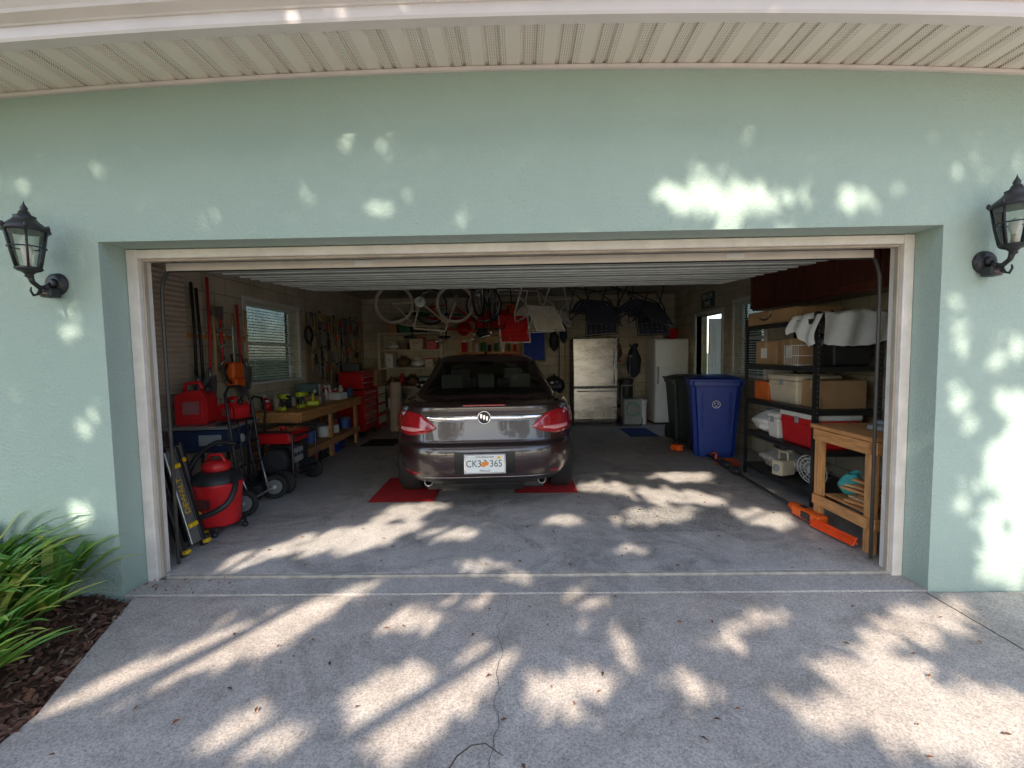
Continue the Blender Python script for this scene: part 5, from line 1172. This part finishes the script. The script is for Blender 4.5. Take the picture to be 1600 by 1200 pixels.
def chair(loc, rot, mf, ms, label):
    o = T('folding_chair', label, 'chair', loc, rot=rot, group='folding chairs hung from the ceiling')
    mb = MB()
    for s_ in (-.27, .27):
        mb.tube([(s_, .25, 0), (s_, -.22, .42), (s_, -.26, .46)], .011, 7); mb.tube([(s_, -.25, 0), (s_, .2, .42), (s_, .42, .95)], .011, 7); mb.tube([(s_, -.24, .6), (s_, .1, .62), (s_, .27, .6)], .014, 7); mb.tube([(s_, -.24, .44), (s_, -.24, .6)], .009, 6)
    for p in ((.25, 0), (-.25, 0), (.42, .95), (-.26, .46)): mb.cyl((-.27, p[0], p[1]), (.27, p[0], p[1]), .01, n=7)
    mb.make('frame', mf, o)
    def web(f, n_):
        mb = MB()
        for k in range(6):
            u0 = -.25+k*.085; mb.grid(lambda u, v: (u0+.07*u,)+f(v), 1, 8)
        for k in range(7):
            v0 = k/7+.03; mb.grid(lambda u, v: (-.25+.5*u,)+tuple(a+.004 for a in f(v0+.09*v)), 6, 1)
        mb.make(n_, ms, o)
    web(lambda v: (-.25+.45*v, .45-.04*sin(v*pi)-.02*v), 'seat'); web(lambda v: (.22+.2*v, .45+.48*v), 'backrest'); return o
chair((-.15, 5.9, 2.62), (pi, 0, .2), M_WHP, M_RED, 'red webbed folding chair hanging upside down')
chair((-.38, 6.3, 2.6), (2.7, 0, -.2), M_BLKP, M_RED, 'dark framed red folding chair hanging from ceiling')
MWB = mat('white_web', (.72, .66, .55), .7)
chair((.22, 5.4, 2.66), (2.9, 0, .5), M_WHP, MWB, 'white webbed lawn chair hanging from the ceiling')
chair((.7, 6.1, 2.6), (2.8, 0, -.5), M_WHP, MWB, 'white lattice lawn chair hanging sideways')
for k, (x, y, r) in enumerate([(1.15, 5.0, .3), (1.5, 5.6, -.3), (1.95, 5.2, .6), (2.35, 5.9, 0)]):
    chair((x, y, 2.64), (2.8+.2*(k % 2), .2*r, r), M_BLACK, M_NAVY, 'dark folding chair hanging from the ceiling')
o = T('folded_chair', 'blue folded beach chair hanging on the rear wall', 'chair', (.32, 7.2, 1.3)); mb = MB(); 
for s_ in (-.24, .24): mb.tube([(s_, 0, 0), (s_, 0, .75)], .012, 7)
for z in (0, .38, .75): mb.cyl((-.24, 0, z), (.24, 0, z), .012, n=8)
mb.make('frame', M_STEEL, o)
mb = MB(); mb.grid(lambda u, v: (-.22+.44*u, -.015-.01*sin(v*6), .03+.7*v), 4, 10); mb.make('seat', mat('blue_canvas', (.02, .06, .4), .7), o)
for k, (m, x, z, lb) in enumerate(((M_GREEN, -1.75, 2.3, 'green foam board slung near the rear ceiling'), (M_RED, -1.3, 2.2, 'red foam board slung near the rear ceiling'), (M_CREAM, -1.9, 2.12, 'cream foam board slung near the rear ceiling'))):
    mb = MB(); mb.sph((0, 0, 0), (.62, .26, .045), 0, 28, 10); mb.box((0, 0, .03), (1.0, .02, .05), 1, .005)
    solo(mb, 'foam_board', [m, M_WHP], lb, 'board', (x, 6.7-.1*k, z), rot=(.2*k, .05, .1*k), group='foam boards near the ceiling')
bag((-.15, 6.2, 2.0), (.2, .2, .2), M_ORANGE, 'orange net bag hanging from the ceiling', 'net_bag', 12)
for k, (x, m) in enumerate(((-.0, MW2), (.85, M_BLKP), (.98, MW2), (2.08, M_GREEN))):
    o = T('broom', 'long-handled broom hanging on the rear wall', 'broom', (x, 7.33, 0), group='brooms on the rear wall'); mb = MB(); mb.cyl((0, 0, .3), (.02, 0, 1.75), .012, n=8); mb.make('handle', m, o)
    mb = MB(); mb.box((0, 0, .2), (.3, .05, .14), 0, .01, taper=1.15); mb.box((0, 0, .29), (.26, .04, .05), 1, .01); mb.make('bristles', [M_CREAM, M_BLKP], o)
o = T('kettle_grill', 'black kettle grill standing beside the refrigerator', 'grill', (.72, 6.9, 0)); mb = MB(); mb.lathe([(.0, .6), (.16, .64), (.22, .75), (.22, .78), (.19, .9), (.1, .98), (.0, 1.0)], (0, 0, 0), 24); mb.sph((0, 0, 1.02), .02, 0, 8, 6); mb.make('kettle', M_BLACK, o)
for k in range(3): mb = MB(); a = 2*pi*k/3+.4; mb.tube([(.1*cos(a), .1*sin(a), .63), (.22*cos(a), .22*sin(a), 0)], .01, 6); mb.make('leg', M_STEEL, o)

# ------------------------------------------------------------------ light + world + camera
w = bpy.data.worlds.new('World'); scene.world = w; w.use_nodes = True; nt = w.node_tree
sky = nt.nodes.new('ShaderNodeTexSky'); sky.sky_type = 'NISHITA'; sky.sun_disc = False; sky.sun_elevation = EL
back = -d; sky.sun_rotation = math.atan2(back.x, back.y)
bg = nt.nodes['Background']; bg.inputs[1].default_value = .37; nt.links.new(sky.outputs[0], bg.inputs[0])
sl = bpy.data.lights.new('sun', 'SUN'); sl.energy = 8.5; sl.angle = radians(.5); sl.color = (1, .90, .76)
so = bpy.data.objects.new('sun', sl); COL.objects.link(so); so.rotation_euler = d.to_track_quat('-Z', 'Y').to_euler(); so.location = (-5, -20, 15)
cam = bpy.data.cameras.new('camera'); co = bpy.data.objects.new('camera', cam); COL.objects.link(co); scene.camera = co
cam.lens = 16.13; cam.sensor_width = 36; cam.clip_end = 1000; cam.clip_start = .02
co.location = (0, -2.75, 1.455)
co.rotation_euler = (Matrix.Rotation(radians(1.0), 3, 'Z') @ Matrix.Rotation(radians(90-3.67), 3, 'X') @ Matrix.Rotation(radians(-.9), 3, 'Z')).to_euler()
scene.view_settings.view_transform = 'Standard'; scene.view_settings.look = 'None'; scene.view_settings.exposure = 0
